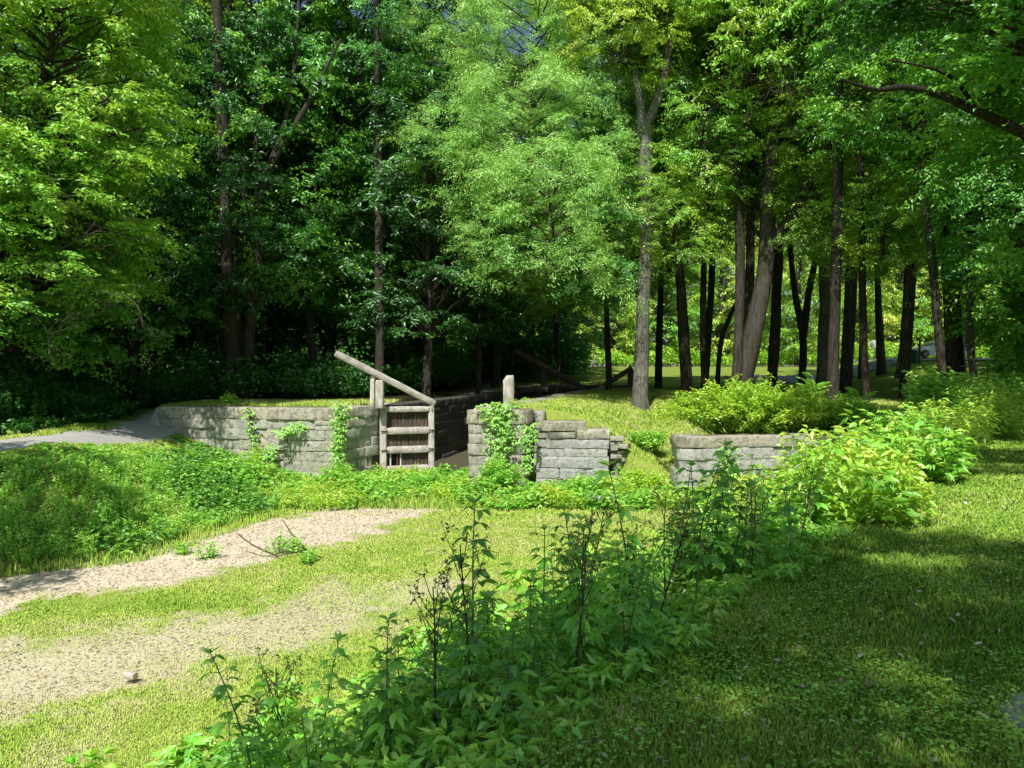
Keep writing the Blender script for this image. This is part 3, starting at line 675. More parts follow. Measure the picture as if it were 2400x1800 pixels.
tree('broadleaf_tree', 'pale barked tree with flared foot and a bleached fork, right of centre', [(1500, 945), (1506, 760), (1513, 560), (1512, 400), (1510, 290)], 33, [44, 31, 29, 33, 36], [(NEAR[0], 1470, 150, -.5, (.9, .9, .9), 'leaf_yellow', .5), (NEAR[0], 1585, 90, 1.5, (1, 1, .9), 'leaf_bright', 2.1)], 'bark_pale',
     extra=[([(1505, 300), (1500, 235), (1490, 190), (1488, 150)], [24, 20, 17, 12], .05), ([(1512, 300), (1540, 235), (1562, 160), (1572, 60)], [26, 20, 18, 13], .1)])
tree('broadleaf_tree', 'small grey trunk left of the pale flared tree', [(1428, 905), (1424, 800), (1418, 660)], 44, [24, 20, 14], [(c3, 1420, 700, 0, (.8, .8, .8), 'leaf_cool', 1.3)])
tree('broadleaf_tree', 'short dark trunk directly right of the pale flared tree', [(1543, 900), (1545, 800), (1550, 640)], 46, [30, 22, 16], [(c0, 1550, 560, 0, (.9, .9, .9), 'leaf_mid', .3)], 'bark_dark')
tree('broadleaf_tree', 'thick black ivy clad trunk, first of the clump left of the leaning tree', [(1612, 925), (1602, 780), (1592, 640), (1570, 480)], 36, [44, 36, 30, 22], [(c1, 1570, 420, .5, (.9, .9, 1), 'leaf_mid', .9)], 'bark_dark')
tree('broadleaf_tree', 'narrow dark trunk in the middle of the clump left of the leaning tree', [(1652, 925), (1648, 790), (1650, 600)], 38, [24, 22, 18], [(c2, 1650, 480, 1, (.9, .9, 1), 'leaf_mid', 3.9)], 'bark_dark')
tree('broadleaf_tree', 'thin bowed trunk curving rightwards beside the leaning tree', [(1680, 925), (1690, 800), (1712, 740), (1742, 670), (1755, 600)], 40, [18, 16, 14, 10, 7], None, 'bark_dark')
lt = tree('leaning_tree', 'big smooth grey leaning tree with one long limb reaching up to the right', [(1726, 930), (1765, 780), (1795, 620), (1800, 480), (1812, 330), (1830, 200), (1840, 60)], 34, [56, 45, 38, 35, 32, 22, 14],
     [(c0, 1830, 300, 4.2, (1.0, 1.0, .9), 'leaf_mid', .9), (c1, 1800, 60, -.5, (.8, .8, .8), 'leaf_bright', .3)], 'bark_smooth', 14,
     extra=[([(1805, 560), (1850, 520), (1895, 430), (1960, 350), (2010, 290), (2070, 250), (2150, 190)], [26, 24, 22, 20, 17, 13, 7], -.35), ([(1835, 330), (1880, 240), (1900, 120), (1910, 0)], [20, 22, 18, 12], .2)])
tree('broadleaf_tree', 'grey trunk partly hidden directly behind the leaning tree', [(1735, 930), (1752, 760), (1758, 600), (1760, 420), (1765, 250)], 37, [44, 34, 28, 24, 18], [(c3, 1765, 330, 1, (1, 1, 1), 'leaf_mid', 5)])
tree('broadleaf_tree', 'stout near black trunk right of the leaning tree', [(1808, 935), (1815, 800), (1822, 650), (1825, 560)], 38, [38, 34, 32, 28], [(c1, 1825, 480, 1, (.9, .9, 1), 'leaf_mid', 2)], 'bark_dark')
tree('broadleaf_tree', 'left stem of the furrowed pair beyond the bright bush', [(1878, 930), (1882, 800), (1862, 680), (1850, 560)], 42, [26, 22, 20, 15], [(c2, 1850, 470, 2, (.9, .9, 1), 'leaf_mid', 2.4)], extra=[([(1882, 790), (1895, 690), (1912, 600), (1920, 520)], [18, 16, 14, 10], .1)])
tree('broadleaf_tree', 'right stem of the furrowed pair, paler and forked, beyond the bush', [(1925, 930), (1930, 800), (1935, 690), (1928, 540)], 41, [32, 26, 30, 20], [(c3, 1930, 460, 1.5, (.9, .9, 1), 'leaf_mid', 1.7)], 'bark_pale', extra=[([(1935, 720), (1950, 640), (1960, 560), (1975, 480)], [20, 18, 16, 12], .1)])
tree('broadleaf_tree', 'straight furrowed trunk standing right of the furrowed pair', [(1978, 925), (1985, 780), (1992, 600), (1998, 330)], 40, [34, 28, 25, 22], [(c0, 1998, 430, 2.5, (.9, .9, 1), 'leaf_mid', 4)])
tree('broadleaf_tree', 'narrow dark trunk rooted nearest behind the right weeds', [(2030, 965), (2024, 800), (2020, 600), (2016, 320)], 30, [20, 19, 18, 15], [(c2, 2016, 340, 3, (.8, .8, .9), 'leaf_mid', 6)], 'bark_dark')
tree('broadleaf_tree', 'slender far trunk beside the road sign', [(2016, 890), (2020, 780), (2025, 660)], 52, [17, 15, 13], [(c1, 2025, 560, 2, (1, 1, 1), 'leaf_mid', 1)])
tree('broadleaf_tree', 'ivy topped trunk with pale foot right of the road sign', [(2065, 880), (2062, 790), (2058, 700), (2056, 620)], 50, [34, 26, 20, 16], [(c3, 2060, 560, 1, (.9, .9, 1), 'leaf_mid', .2)])
tree('broadleaf_tree', 'dark conical footed trunk just left of the parked car', [(2116, 875), (2122, 790), (2128, 660), (2130, 520)], 46, [48, 32, 26, 22], [(c0, 2130, 560, 1, (.9, .9, 1), 'leaf_mid', 2.2)], 'bark_dark')
tree('broadleaf_tree', 'crooked sunlit trunk leaning left in front of the parked car', [(2214, 1000), (2203, 820), (2188, 650), (2170, 500), (2150, 380)], 26, [26, 20, 22, 19, 14], [(NEAR[1], 2140, 330, 1, (1, 1, 1), 'leaf_mid', 2)])
tree('broadleaf_tree', 'rough lit trunk rising from shrubs right of the parked car', [(2292, 980), (2282, 880), (2272, 760), (2275, 600)], 26, [26, 20, 16, 14], [(NEAR[1], 2275, 540, .5, (1, 1, 1.1), 'leaf_mid', 4)])
tree('broadleaf_tree', 'black ivy covered trunk behind the crooked sunlit trunk', [(2238, 960), (2235, 800), (2225, 600), (2215, 400)], 30, [44, 40, 36, 30], [(c2, 2215, 420, 1, (.8, .8, .9), 'leaf_mid', 3)], 'bark_dark')
FILL = crown_meshes('crown', 131, 2.6, 6.5, 46, 300, .16, .085, mats=('leaf_bright', 'bark'), profile=wide, spread=1.0, tw=2)
for (tl, px, py, YY, sc_, lm) in (('thick black ivy', 1585, 600, 32.5, .62, 'leaf_bright'), ('narrow dark trunk in', 1650, 440, 32.5, .7, 'leaf_weed'), ('stout near black', 1915, 560, 33, .7, 'leaf_bright'), ('straight furrowed', 1990, 640, 34, .6, 'leaf_weed'), ('left stem', 1930, 400, 32, .8, 'leaf_bright'), ('narrow dark trunk rooted', 2070, 610, 29, .6, 'leaf_bright'), ('short dark trunk directly', 1570, 640, 43, .9, 'leaf_bright'), ('thick black ivy', 1600, 480, 38.5, 1.0, 'leaf_bright'), ('narrow dark trunk in', 1670, 560, 41, 1.0, 'leaf_weed'), ('grey trunk partly', 1690, 380, 39, 1.0, 'leaf_bright'),
        ('stout near black', 1870, 470, 39, .9, 'leaf_weed'), ('left stem', 1900, 600, 43, .9, 'leaf_bright'), ('straight furrowed', 1960, 430, 38.5, 1.0, 'leaf_weed'), ('narrow dark trunk rooted', 2080, 480, 32, .9, 'leaf_bright'),
        ('ivy topped', 2075, 640, 49, 1.1, 'leaf_bright'), ('dark conical', 2120, 600, 48, 1.1, 'leaf_weed'), ('pale barked', 1400, 690, 34, .8, 'leaf_cool'), ('small grey trunk', 1340, 720, 40, .8, 'leaf_bright'), ('small grey trunk', 1230, 660, 39, .8, 'leaf_weed_y'),
        ('black ivy covered', 2290, 560, 28, .9, 'leaf_weed'), ('rough lit', 2370, 640, 25, .8, 'leaf_cool'), ('thin dead', 1040, 600, 42, .9, 'leaf_dark'), ('tall straight brown', 690, 700, 35, .8, 'leaf_mid'), ('thick pale grey', 420, 700, 35, .9, 'leaf_dark')):
    T_ = [o for o in C.objects if o.get('label', '').startswith(tl)][0]
    add_crown(T_, FILL, at(px, py, YY)-np.array(T_.location), px*.7, (sc_, sc_, sc_*.85), lm)
# near trees at the left edge
def near_tree(name, label, x, y, rad, H, crowns, barkm='bark', group=None, lean=(0, 0)):
    gz = float(height(x, y)); t = thing(name, label, 'tree', (x, y, gz), group); m = MB()
    P = spline([(0, 0, -.3), (0, 0, .4), (lean[0]*.4, lean[1]*.4, H*.4), (lean[0], lean[1], H)], 20)
    tube(m, P, np.interp(np.linspace(0, 1, 20), [0, .1, 1], [rad*1.5, rad, rad*.45]), 12, .12, int(abs(x*7)))
    m.build('trunk', M[barkm], t, True)
    for (cm, dx, dy, z0, sc, lm, rz) in crowns:
        add_crown(t, cm, (dx, dy, z0-gz), rz, sc, lm)
    return t
near_tree('maple_tree', 'bright yellow green tree filling the upper left corner', -19.2, 22.2, .24, 8, [(NEAR[0], 5.0, .8, 8.2, (1.2, 1.2, 1.0), 'leaf_bright', .5), (NEAR[0], 3.6, .6, 5.6, (1.15, 1.1, .8), 'leaf_weed', 2.5), (NEAR[0], 4.6, .6, 14.6, (1.1, 1.1, .8), 'leaf_bright', 4.5)])
near_tree('elm_tree', 'light green tree with low drooping branches over the left path', -18.2, 26.5, .18, 6, [(NEAR[1], 3.4, -1.5, 6.2, (.8, .8, .65), 'leaf_bright', 1.0), (NEAR[1], 1.2, -1.5, 4.6, (1.1, 1.1, .9), 'leaf_mid', 3.0)])
# right edge: near overhanging tree
rt = near_tree('maple_tree', 'tree with partly shade-coloured leaves leaning in from the right edge over the lawn', 15.5, 15.5, .28, 9, [(NEAR[1], -2.5, -1.0, 8.6, (1.3, 1.3, .9), 'leaf_mid', 1.0), (NEAR[1], -4.6, .5, 10.8, (1.1, 1.1, .8), 'leaf_dark', 3.0), (NEAR[1], -.5, 1.5, 6.2, (1, 1, 1), 'leaf_mid', 4.0)])  # the leaf_dark crown carries backlit shade in its colour
b0 = np.array(rt.location)
m = MB(); tube(m, spline([(15.45, 15.5, 5.2), at(2400, 312, 15)+[.6, 0, -.3], at(2400, 312, 15), at(2290, 262, 14.6), at(2200, 222, 14.3), at(2120, 205, 14), at(2050, 210, 13.8), at(1970, 185, 13.6)], 30)-b0, np.linspace(.15, .018, 30), 10, .14, 5)
tube(m, spline([at(2290, 262, 14.6), at(2240, 190, 14.4), at(2180, 160, 14.2), at(2080, 140, 14)], 16)-b0, np.linspace(.05, .012, 16), 7, .12, 6)
m.build('overhanging_bough', M['bark_dark'], rt, True)
# bare twiggy dead branches
def twigs(m, start, dirv, L, r0, depth, r):
    D = norm(np.array(dirv, float)); pts = [np.array(start, float)]
    for k in range(4):
        D = norm(D+r.normal(0, .28, 3)); pts.append(pts[-1]+D*L/4)
    tube(m, spline(pts, 9), np.linspace(r0, r0*.45, 9), 5 if depth > 1 else 3, cap=False)
    if depth:
        for k in range(3 if depth < 2 else 4):
            i_ = r.integers(1, 5); twigs(m, pts[i_], norm(D+r.normal(0, .75, 3)), L*r.uniform(.4, .7), r0*.5, depth-1, r)
r5 = np.random.default_rng(5); b0 = np.array(lt.location); m = MB()
for (px, py, qx, qy, YY, rad) in ((2090, 235, 1960, 215, 32, .06), (1960, 215, 1830, 200, 31.5, .05), (1900, 215, 1790, 240, 31, .045), (2010, 290, 1890, 250, 32, .04), (1935, 270, 1870, 290, 31, .05), (1850, 205, 1760, 170, 31, .04)):
    a = at(px, py, YY); b = at(qx, qy, YY-.5); twigs(m, a-b0, b-a, np.linalg.norm(b-a)*1.05, rad, 3, r5)
m.build('dead_branch', M['twig'], lt)
m = MB(); r6 = np.random.default_rng(6)
et = [o for o in C.objects if o.name.startswith('elm_tree')][0]; b0 = np.array(et.location)
for (px, py, dx, dz) in ((40, 640, 1, .3), (60, 620, 1, .5), (20, 700, 1, -.1), (150, 540, 1, -.3), (10, 560, 1, .1), (120, 600, .8, -.6), (0, 470, 1, .3)):
    a = at(px, py, 22); twigs(m, a-b0, (dx, -.2, dz), 2.6, .028, 3, r6)
m.build('dead_branch', M['twig'], et)

# the wood behind: copies of a few trees with their own trunk and crown
proto = []
for k in range(3):
    m = MB(); r_ = np.random.default_rng(60+k)
    P = spline([(0, 0, -.4), (0, 0, .3), (r_.normal(0, .3), r_.normal(0, .3), 5), (r_.normal(0, .6), r_.normal(0, .6), 11)], 20)
    tube(m, P, np.interp(np.linspace(0, 1, 20), [0, .1, 1], [.42, .27, .16]), 9, .15, k); proto.append(m.mesh('trunk', M['bark'], True))
def wood_tree(x, y, zb, s, k, lm, label, group, name='woodland_tree', zs=1.0):
    gz = float(height(x, y)); t = thing(name, label, 'tree', (x, y, gz), group)
    o = obj('trunk', proto[k % 3], t); o.scale = (s, s, max(1, (zb+4)/11)); o.rotation_euler = (0, 0, k*1.3)
    sc = (s*r9.uniform(.95, 1.2), s*r9.uniform(.95, 1.2), s*r9.uniform(.9, 1.15)*zs)
    add_crown(t, CR[k % 4], (0, 0, zb), k*2.1, sc, lm)
    return t
r9 = np.random.default_rng(9)
LB = 'tall dark leafy tree standing deep in the wood behind the lock'
k = 0
for yy, step, zb0 in ((38.5, 5.2, 4.5), (44, 5.0, 3.5), (51, 5.5, 2.5), (59, 6.5, 2), (69, 8, 1.5)):
    xs = np.arange(-.80*yy, -.02*yy+ (3 if yy > 43 else 0), step)
    for xx in xs:
        k += 1; X_ = xx+r9.normal(0, 1.0); Y_ = yy+r9.normal(0, 1.3)
        u, v = lock_uv(X_, Y_)
        if -2 < v < CW+2 and u < 30: continue
        wood_tree(X_, Y_, zb0+r9.uniform(0, 2), 1.0+.15*(yy > 50), k, ['leaf_dark', 'leaf_mid', 'leaf_dark', 'leaf_dark'][k % 4], LB, 'trees deep in the wood')  # mostly leaf_dark, so the forest shade sits in the leaf colour
LB2 = 'leafy tree in the line across the road behind the sunlit lawn'
for yy, step in ((93, 8), (101, 9)):
    for xx in np.arange(-.05*yy, .95*yy, step):
        k += 1; wood_tree(xx+r9.normal(0, 1.5), yy+r9.normal(0, 2), 1.0+r9.uniform(0, 1.2), 1.35, k, ['leaf_bright', 'leaf_yellow', 'leaf_weed', 'leaf_yellow'][k % 4], LB2, 'trees across the road')  # bright leaf colours stand in for sunlight on this row
LB3 = 'leafy tree standing well back on the right hand lawn'
for (xx, yy, zb) in ((3.5, 54, 6), (12, 46, 10), (20, 44, 10), (34, 50, 7), (28, 46, 9), (13, 30, 14), (17.5, 33, 13), (10, 33, 14)):
    k += 1; wood_tree(xx, yy, zb, 1.0, k, ['leaf_weed', 'leaf_bright', 'leaf_weed'][k % 3], LB3, 'trees on the back lawn')  # brighter leaf colour makes up for sun the front crowns block
LB4 = 'bushy tree in the dark thicket along the right edge'
for (xx, yy, zb) in ((19.5, 26, 2.0), (23, 31, 2.0), (27, 35, 2), (22, 26, 1), (32, 41, 2), (37, 48, 2), (41, 56, 2), (19, 22.5, 5)):
    k += 1; wood_tree(xx, yy, zb, .85, k, ['leaf_mid', 'leaf_cool', 'leaf_mid'][k % 3], LB4, 'trees in the right thicket')
for (xx, yy, zb) in ((-8, 62, 2), (-3, 60, 1.5), (1.5, 64, 2), (5.0, 67, 2.2), (-5.5, 68, 2)):
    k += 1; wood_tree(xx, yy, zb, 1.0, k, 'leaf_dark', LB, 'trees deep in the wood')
LB5 = 'leafy tree behind the left path at the edge of the wood'
for (xx, yy, zb) in ((-19.5, 28, 2), (-16.5, 32, 2.5), (-23, 32, 2), (-12.5, 34.5, 4), (-28, 36, 2), (-21.5, 25.5, 1.5), (-24, 28, 1.5)):
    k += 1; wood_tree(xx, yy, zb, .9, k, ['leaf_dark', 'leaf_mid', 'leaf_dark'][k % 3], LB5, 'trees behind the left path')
# trees standing round the photographer, whose shade falls on the near lawn and bank
LB6 = 'tall tree beside the near lawn whose crown shades the grass'
for (xx, yy, zb, s_) in ((-1.6, -3.8, 8.0, .5), (1.0, -3.6, 8.0, .66), (6.2, -3.4, 9.0, .62), (11.2, 1.6, 10.0, .66), (6.8, 5.2, 9.0, .36), (15.8, 7.2, 11.5, .7), (8, -8.0, 8, .9), (19.5, 13.5, 13, .7)):
    k += 1; wood_tree(xx, yy, zb, s_, k, 'leaf_mid', LB6, 'trees around the near lawn', zs=.62)
near_tree('maple_tree', 'tree off the left edge whose shade crosses the dirt track', -14.6, 9.4, .2, 7, [(NEAR[1], 1.0, .3, 5.4, (1.1, 1.1, .9), 'leaf_mid', .5)])

# ------------------------------------------------------------ leafy masses
def mass(name, mat, pts, size, nleaf, Ll, Wl, seed, kind=None, stems=True, smat='stem_green', label=None, cat=None, detail=0, up=.55, as_stuff=True):
    """pts (n,3) ground points, size (n,) heights"""
    r = np.random.default_rng(seed); m = MB(); n = len(pts)
    pts = np.asarray(pts, float); size = np.asarray(size, float)
    NL = nleaf
    tt = r.uniform(.12, 1, (n, NL))**.8; th = r.uniform(0, 2*math.pi, (n, NL))
    lean = r.normal(0, .18, (n, 1, 2))
    hgt = size[:, None]*tt
    rad = size[:, None]*.10+Ll*.25*r.random((n, NL))+size[:, None]*.16*r.random((n, NL))*np.sin(math.pi*np.clip(tt, 0, .9))
    Pp = np.stack([pts[:, 0:1]+lean[..., 0]*hgt+np.cos(th)*rad*.6, pts[:, 1:2]+lean[..., 1]*hgt+np.sin(th)*rad*.6, pts[:, 2:3]+hgt], -1)
    D = np.stack([np.cos(th), np.sin(th), r.normal(up*.3, .4, (n, NL))-.25*tt], -1)
    N = np.array([0, 0, .8])+.4*np.stack([np.cos(th), np.sin(th), 0*th], -1)+r.normal(0, .42, (n, NL, 3))
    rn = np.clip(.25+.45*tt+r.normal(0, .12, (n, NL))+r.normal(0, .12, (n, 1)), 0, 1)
    if kind == 'compound':
        for a in (-.7, -.35, 0, .35, .7):
            ca, sa = math.cos(a), math.sin(a)
            D2 = np.stack([D[..., 0]*ca-D[..., 1]*sa, D[..., 0]*sa+D[..., 1]*ca, D[..., 2]], -1)
            leaves(m, Pp.reshape(-1, 3)+norm(D.reshape(-1, 3))*Ll*.2, D2.reshape(-1, 3), N.reshape(-1, 3), Ll*(1-.25*abs(a))*r.uniform(.8, 1.2, n*NL), Wl, rn.ravel(), detail)
    else:
        leaves(m, Pp.reshape(-1, 3), D.reshape(-1, 3), N.reshape(-1, 3), Ll*r.uniform(.6, 1.3, n*NL), Wl*r.uniform(.7, 1.2, n*NL), rn.ravel(), detail)
    if stems:
        for i in range(n):
            tp = pts[i]+np.array([lean[i, 0, 0]*size[i], lean[i, 0, 1]*size[i], size[i]])
            tube(m, [pts[i]-[0, 0, .05], (pts[i]+tp)/2+[.01, .01, 0], tp], [.008, .006, .003], 3, cap=False, a=.2)
    o = m.build(name, M[mat]); 
    if as_stuff: o['kind'] = 'stuff'
    if label: o['label'] = label
    if cat: o['category'] = cat
    return o
def scatter(n, x0, x1, y0, y1, keep, seed):
    r = np.random.default_rng(seed); x = r.uniform(x0, x1, n); y = r.uniform(y0, y1, n); k = keep(x, y, r.random(n)); x = x[k]; y = y[k]
    return np.stack([x, y, height(x, y)], 1)
NZ = lambda x, y, f, sd: fbm(x*f, y*f, seed=sd)
def toe(x): return np.interp(x, [-13, -12.5, -6.2, -4.9, -4.8, -1.5, -1.3, .6, .8, 3.3, 3.4, 5, 5.7, 11.5, 13], [26, 26, 25.1, 26.9, 27.2, 27.2, 23.7, 23.7, 23.6, 23.6, 25, 22.5, 21.7, 22, 22])
# right bank
r0w = np.random.default_rng(3)
p = scatter(9500, -6, 19, 5.5, 26.5, lambda x, y, q: (bank_s(x, y) > -.9+1.4*NZ(x, y, .6, 4)) & (bank_s(x, y) < 4.0+2.0*NZ(x, y, .5, 8)) & ((np.hypot(x, y) > 8.0) | ((bank_s(x, y) > 1.5) & (np.hypot(x, y) > 5.0))) & (y < toe(x)-.1+5*(x/y > .54)) & (q < .8), 11)
hh = .5+.85*NZ(p[:, 0], p[:, 1], .8, 77)+.3*S((p[:, 0]-6)/5); hh *= r0w.uniform(.65, 1.25, len(hh)); hh *= 1-.55*S((p[:, 1]-15)/3)*S((.56-p[:, 0]/p[:, 1])/.08); hh *= 1-.6*S((p[:, 1]-15)/3)*S((p[:, 0]-3.5)/1)*S((9.8-p[:, 0])/1.5); lo = bank_s(p[:, 0], p[:, 1]); hh = hh*(1-.45*S((lo-2.6)/2))*(1-.3*S((.8-lo)/1.2))
yel = NZ(p[:, 0], p[:, 1], .4, 99)> .6
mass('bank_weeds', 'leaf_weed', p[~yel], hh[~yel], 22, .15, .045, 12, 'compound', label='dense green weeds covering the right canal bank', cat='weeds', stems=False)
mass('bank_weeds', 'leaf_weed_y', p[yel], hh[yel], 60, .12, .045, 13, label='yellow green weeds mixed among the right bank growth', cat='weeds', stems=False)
# foot of the walls and the left bank
def kw(x, y, q):
    t = toe(x); band = (y < t-.05) & (y > 20.6+1.6*(NZ(x, y, .6, 5)-.5)+1.3*np.exp(-((x+2.5)/1.3)**2)) & (x > -9)
    return band & (q < .8)
p = scatter(4200, -9, 6, 19.5, 27, kw, 21); hh = .16+.85*NZ(p[:, 0], p[:, 1], .9, 55)**1.8; hh *= r0w.uniform(.6, 1.3, len(hh))
m2 = NZ(p[:, 0], p[:, 1], .9, 66) > .52
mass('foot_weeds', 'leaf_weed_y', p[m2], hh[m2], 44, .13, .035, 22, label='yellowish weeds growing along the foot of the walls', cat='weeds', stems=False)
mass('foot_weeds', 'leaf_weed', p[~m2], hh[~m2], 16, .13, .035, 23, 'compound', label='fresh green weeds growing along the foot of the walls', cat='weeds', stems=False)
def kl(x, y, q):
    fl = foot_d(x, y); d3, _ = polydist(x, y, PATHL)
    return (fl > .05) & (d3 > .9) & (y < toe(x)-.1+12*(x < -12.6)) & (x > PX(y)) & (q < .95)
p = scatter(9500, -17.5, -5, 11.5, 27, kl, 31); dpl, _ = polydist(p[:, 0], p[:, 1], PATHL); hh = (.12+.5*NZ(p[:, 0], p[:, 1], .6, 50)**1.3)*(.10+.9*S((dpl-.9)/2.2))*r0w.uniform(.5, 1.7, len(p))*(1-.5*S((p[:, 1]-20)/3))
m2 = (NZ(p[:, 0], p[:, 1], .5, 61) > .42)
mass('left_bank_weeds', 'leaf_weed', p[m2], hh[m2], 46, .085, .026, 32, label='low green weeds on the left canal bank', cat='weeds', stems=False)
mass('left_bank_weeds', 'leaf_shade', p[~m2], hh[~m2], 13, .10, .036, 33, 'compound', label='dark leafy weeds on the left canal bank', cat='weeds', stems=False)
# undergrowth in the woods
p = scatter(4200, -36, 0, 29, 56, lambda x, y, q: ((x < -.02*y-1.5) & (y > 30+2.0*NZ(x, y, .3, 3)) & (np.abs(lock_uv(x, y)[1]-1.9) > 5.2)), 41)
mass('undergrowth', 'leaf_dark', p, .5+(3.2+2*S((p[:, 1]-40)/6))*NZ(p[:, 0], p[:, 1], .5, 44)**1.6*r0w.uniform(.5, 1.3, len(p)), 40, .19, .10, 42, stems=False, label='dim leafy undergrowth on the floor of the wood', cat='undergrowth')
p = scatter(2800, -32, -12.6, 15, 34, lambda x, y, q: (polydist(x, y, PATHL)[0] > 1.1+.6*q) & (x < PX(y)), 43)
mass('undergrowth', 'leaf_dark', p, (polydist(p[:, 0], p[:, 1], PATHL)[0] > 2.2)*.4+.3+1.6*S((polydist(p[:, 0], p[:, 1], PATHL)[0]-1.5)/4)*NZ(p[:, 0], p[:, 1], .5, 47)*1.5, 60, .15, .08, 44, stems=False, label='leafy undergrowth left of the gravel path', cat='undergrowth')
p = scatter(1700, 14, 48, 19, 62, lambda x, y, q: (x > .575*y+2.6+1.5*NZ(x, y, .3, 8)) & (x < .575*y+12), 45)
mass('undergrowth', 'leaf_mid', p, .5+2.6*NZ(p[:, 0], p[:, 1], .4, 49)**1.4*1.5, 70, .15, .08, 46, stems=False, label='leafy undergrowth in the thicket at the right edge', cat='undergrowth')
p = scatter(900, -14, 9, 56, 72, lambda x, y, q: (x/y > -.2) & (x/y < .1), 57)
mass('undergrowth', 'leaf_dark', p, 1.2+3.6*NZ(p[:, 0], p[:, 1], .3, 49), 60, .30, .17, 58, stems=False, label='dark undergrowth beyond the far end of the lock', cat='undergrowth')
p = scatter(900, -10, 80, 86, 96, lambda x, y, q: q < 1, 47)
mass('roadside_growth', 'leaf_bright', p, .6+2.2*NZ(p[:, 0], p[:, 1], .2, 49), 60, .35, .2, 48, stems=False, label='bright growth along the far side of the road', cat='undergrowth')
# far wood
r = np.random.default_rng(71); m = MB(); nc = 1500
cx = r.uniform(-100, 130, nc); cy = r.uniform(104, 122, nc); cz = r.uniform(1, 40, nc)
q = 110; Pp = np.stack([cx, cy, cz], 1)[:, None]+r.normal(0, 1, (nc, q, 3))*np.array([2.6, 1.6, 1.3]); 
leaves(m, Pp.reshape(-1, 3), r.normal(0, 1, (nc*q, 3)), np.array([0, 0, 1.])+r.normal(0, .5, (nc*q, 3)), .75, .45, np.clip(np.repeat(r.normal(.5, .2, nc), q)+r.normal(0, .15, nc*q), 0, 1))
tag(m.build('distant_wood', M['leaf_mid']), 'far mass of trees closing the view behind everything', 'wood', kind='stuff')

# ------------------------------------------------------------ bushes and countable plants
def bush(name, label, cx, cy, rx, ry, h, mat, n=60, nl=60, Ll=.13, Wl=.06, seed=1, cat='bush', group=None, kind=None):
    r = np.random.default_rng(seed); gz = float(height(cx, cy)); t = thing(name, label, cat, (cx, cy, gz), group)
    lm = MB(); sm_ = MB()
    for k in range(n):
        a = r.uniform(0, 2*math.pi); q = math.sqrt(r.random()); tipx, tipy = rx*q*math.cos(a), ry*q*math.sin(a)
        hh_ = h*(1-.45*q*q)*r.uniform(.55, 1.1); b = np.array([tipx*.35, tipy*.35, -.05]); e = np.array([tipx, tipy, hh_])
        mid = (b+e)/2+np.array([0, 0, .18*h]); P = spline([b, mid, e], 12); tube(sm_, P, np.linspace(.012, .003, 12), 4, cap=False)
        tt = r.uniform(.2, 1, nl); Pp = np.stack([np.interp(tt*11, range(12), P[:, i]) for i in range(3)], 1)+r.normal(0, .06, (nl, 3))
        th = r.uniform(0, 2*math.pi, nl); D = np.stack([np.cos(th), np.sin(th), r.normal(.1, .35, nl)], 1)
        N = np.array([0, 0, 1.])+r.normal(0, .4, (nl, 3))
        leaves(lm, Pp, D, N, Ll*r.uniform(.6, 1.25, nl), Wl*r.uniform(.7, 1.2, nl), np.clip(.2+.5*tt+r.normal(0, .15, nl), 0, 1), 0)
    lm.build('foliage', M[mat], t); sm_.build('stems', M['stem_green'], t); return t
bush('flowering_bush', 'big bright yellow green bush sprawling over the low spillway wall', 7.7, 23.7, 3.3, 1.3, 1.9, 'leaf_weed_y', 260, 90, seed=2)
bush('leafy_bush', 'smaller green bush at the right end of the spillway wall', 10.6, 23.7, 1.3, .9, 1.25, 'leaf_weed', 70, 70, seed=3)
bush('leafy_bush', 'dense dark green bush at the foot of the rounded pier', -.35, 22.6, .8, .6, 1.25, 'leaf_weed', 60, 60, Ll=.12, Wl=.045, seed=4)
bush('leafy_bush', 'rounded green bush at the foot of the wall left of the gate', -5.4, 23.6, 1.0, .8, 1.0, 'leaf_weed', 70, 60, Ll=.12, Wl=.04, seed=5)
bush('leafy_bush', 'bush growing in the gap between the stepped wall and spillway wall', 4.1, 22.9, .7, .7, .9, 'leaf_weed_y', 40, 50, seed=6)
bush('leafy_bush', 'small bush under the stepped wall', 2.1, 22.7, .9, .5, .65, 'leaf_weed', 45, 50, Ll=.11, Wl=.035, seed=7)
bush('leafy_bush', 'green bush between the gate and the rounded pier', -2.6, 23.3, .9, .7, .75, 'leaf_weed', 50, 50, Ll=.12, Wl=.04, seed=8)
bush('young_shrub', 'small sprig growing on top of the left wing wall', at(540, 940, 27.3)[0], 27.3, .3, .3, .45, 'leaf_weed', 9, 30, seed=9, cat='shrub')
bush('young_shrub', 'sunlit shrub on the slope above the gap', 4.7, 25.6, .8, .5, .8, 'leaf_weed', 30, 50, seed=10, cat='shrub')
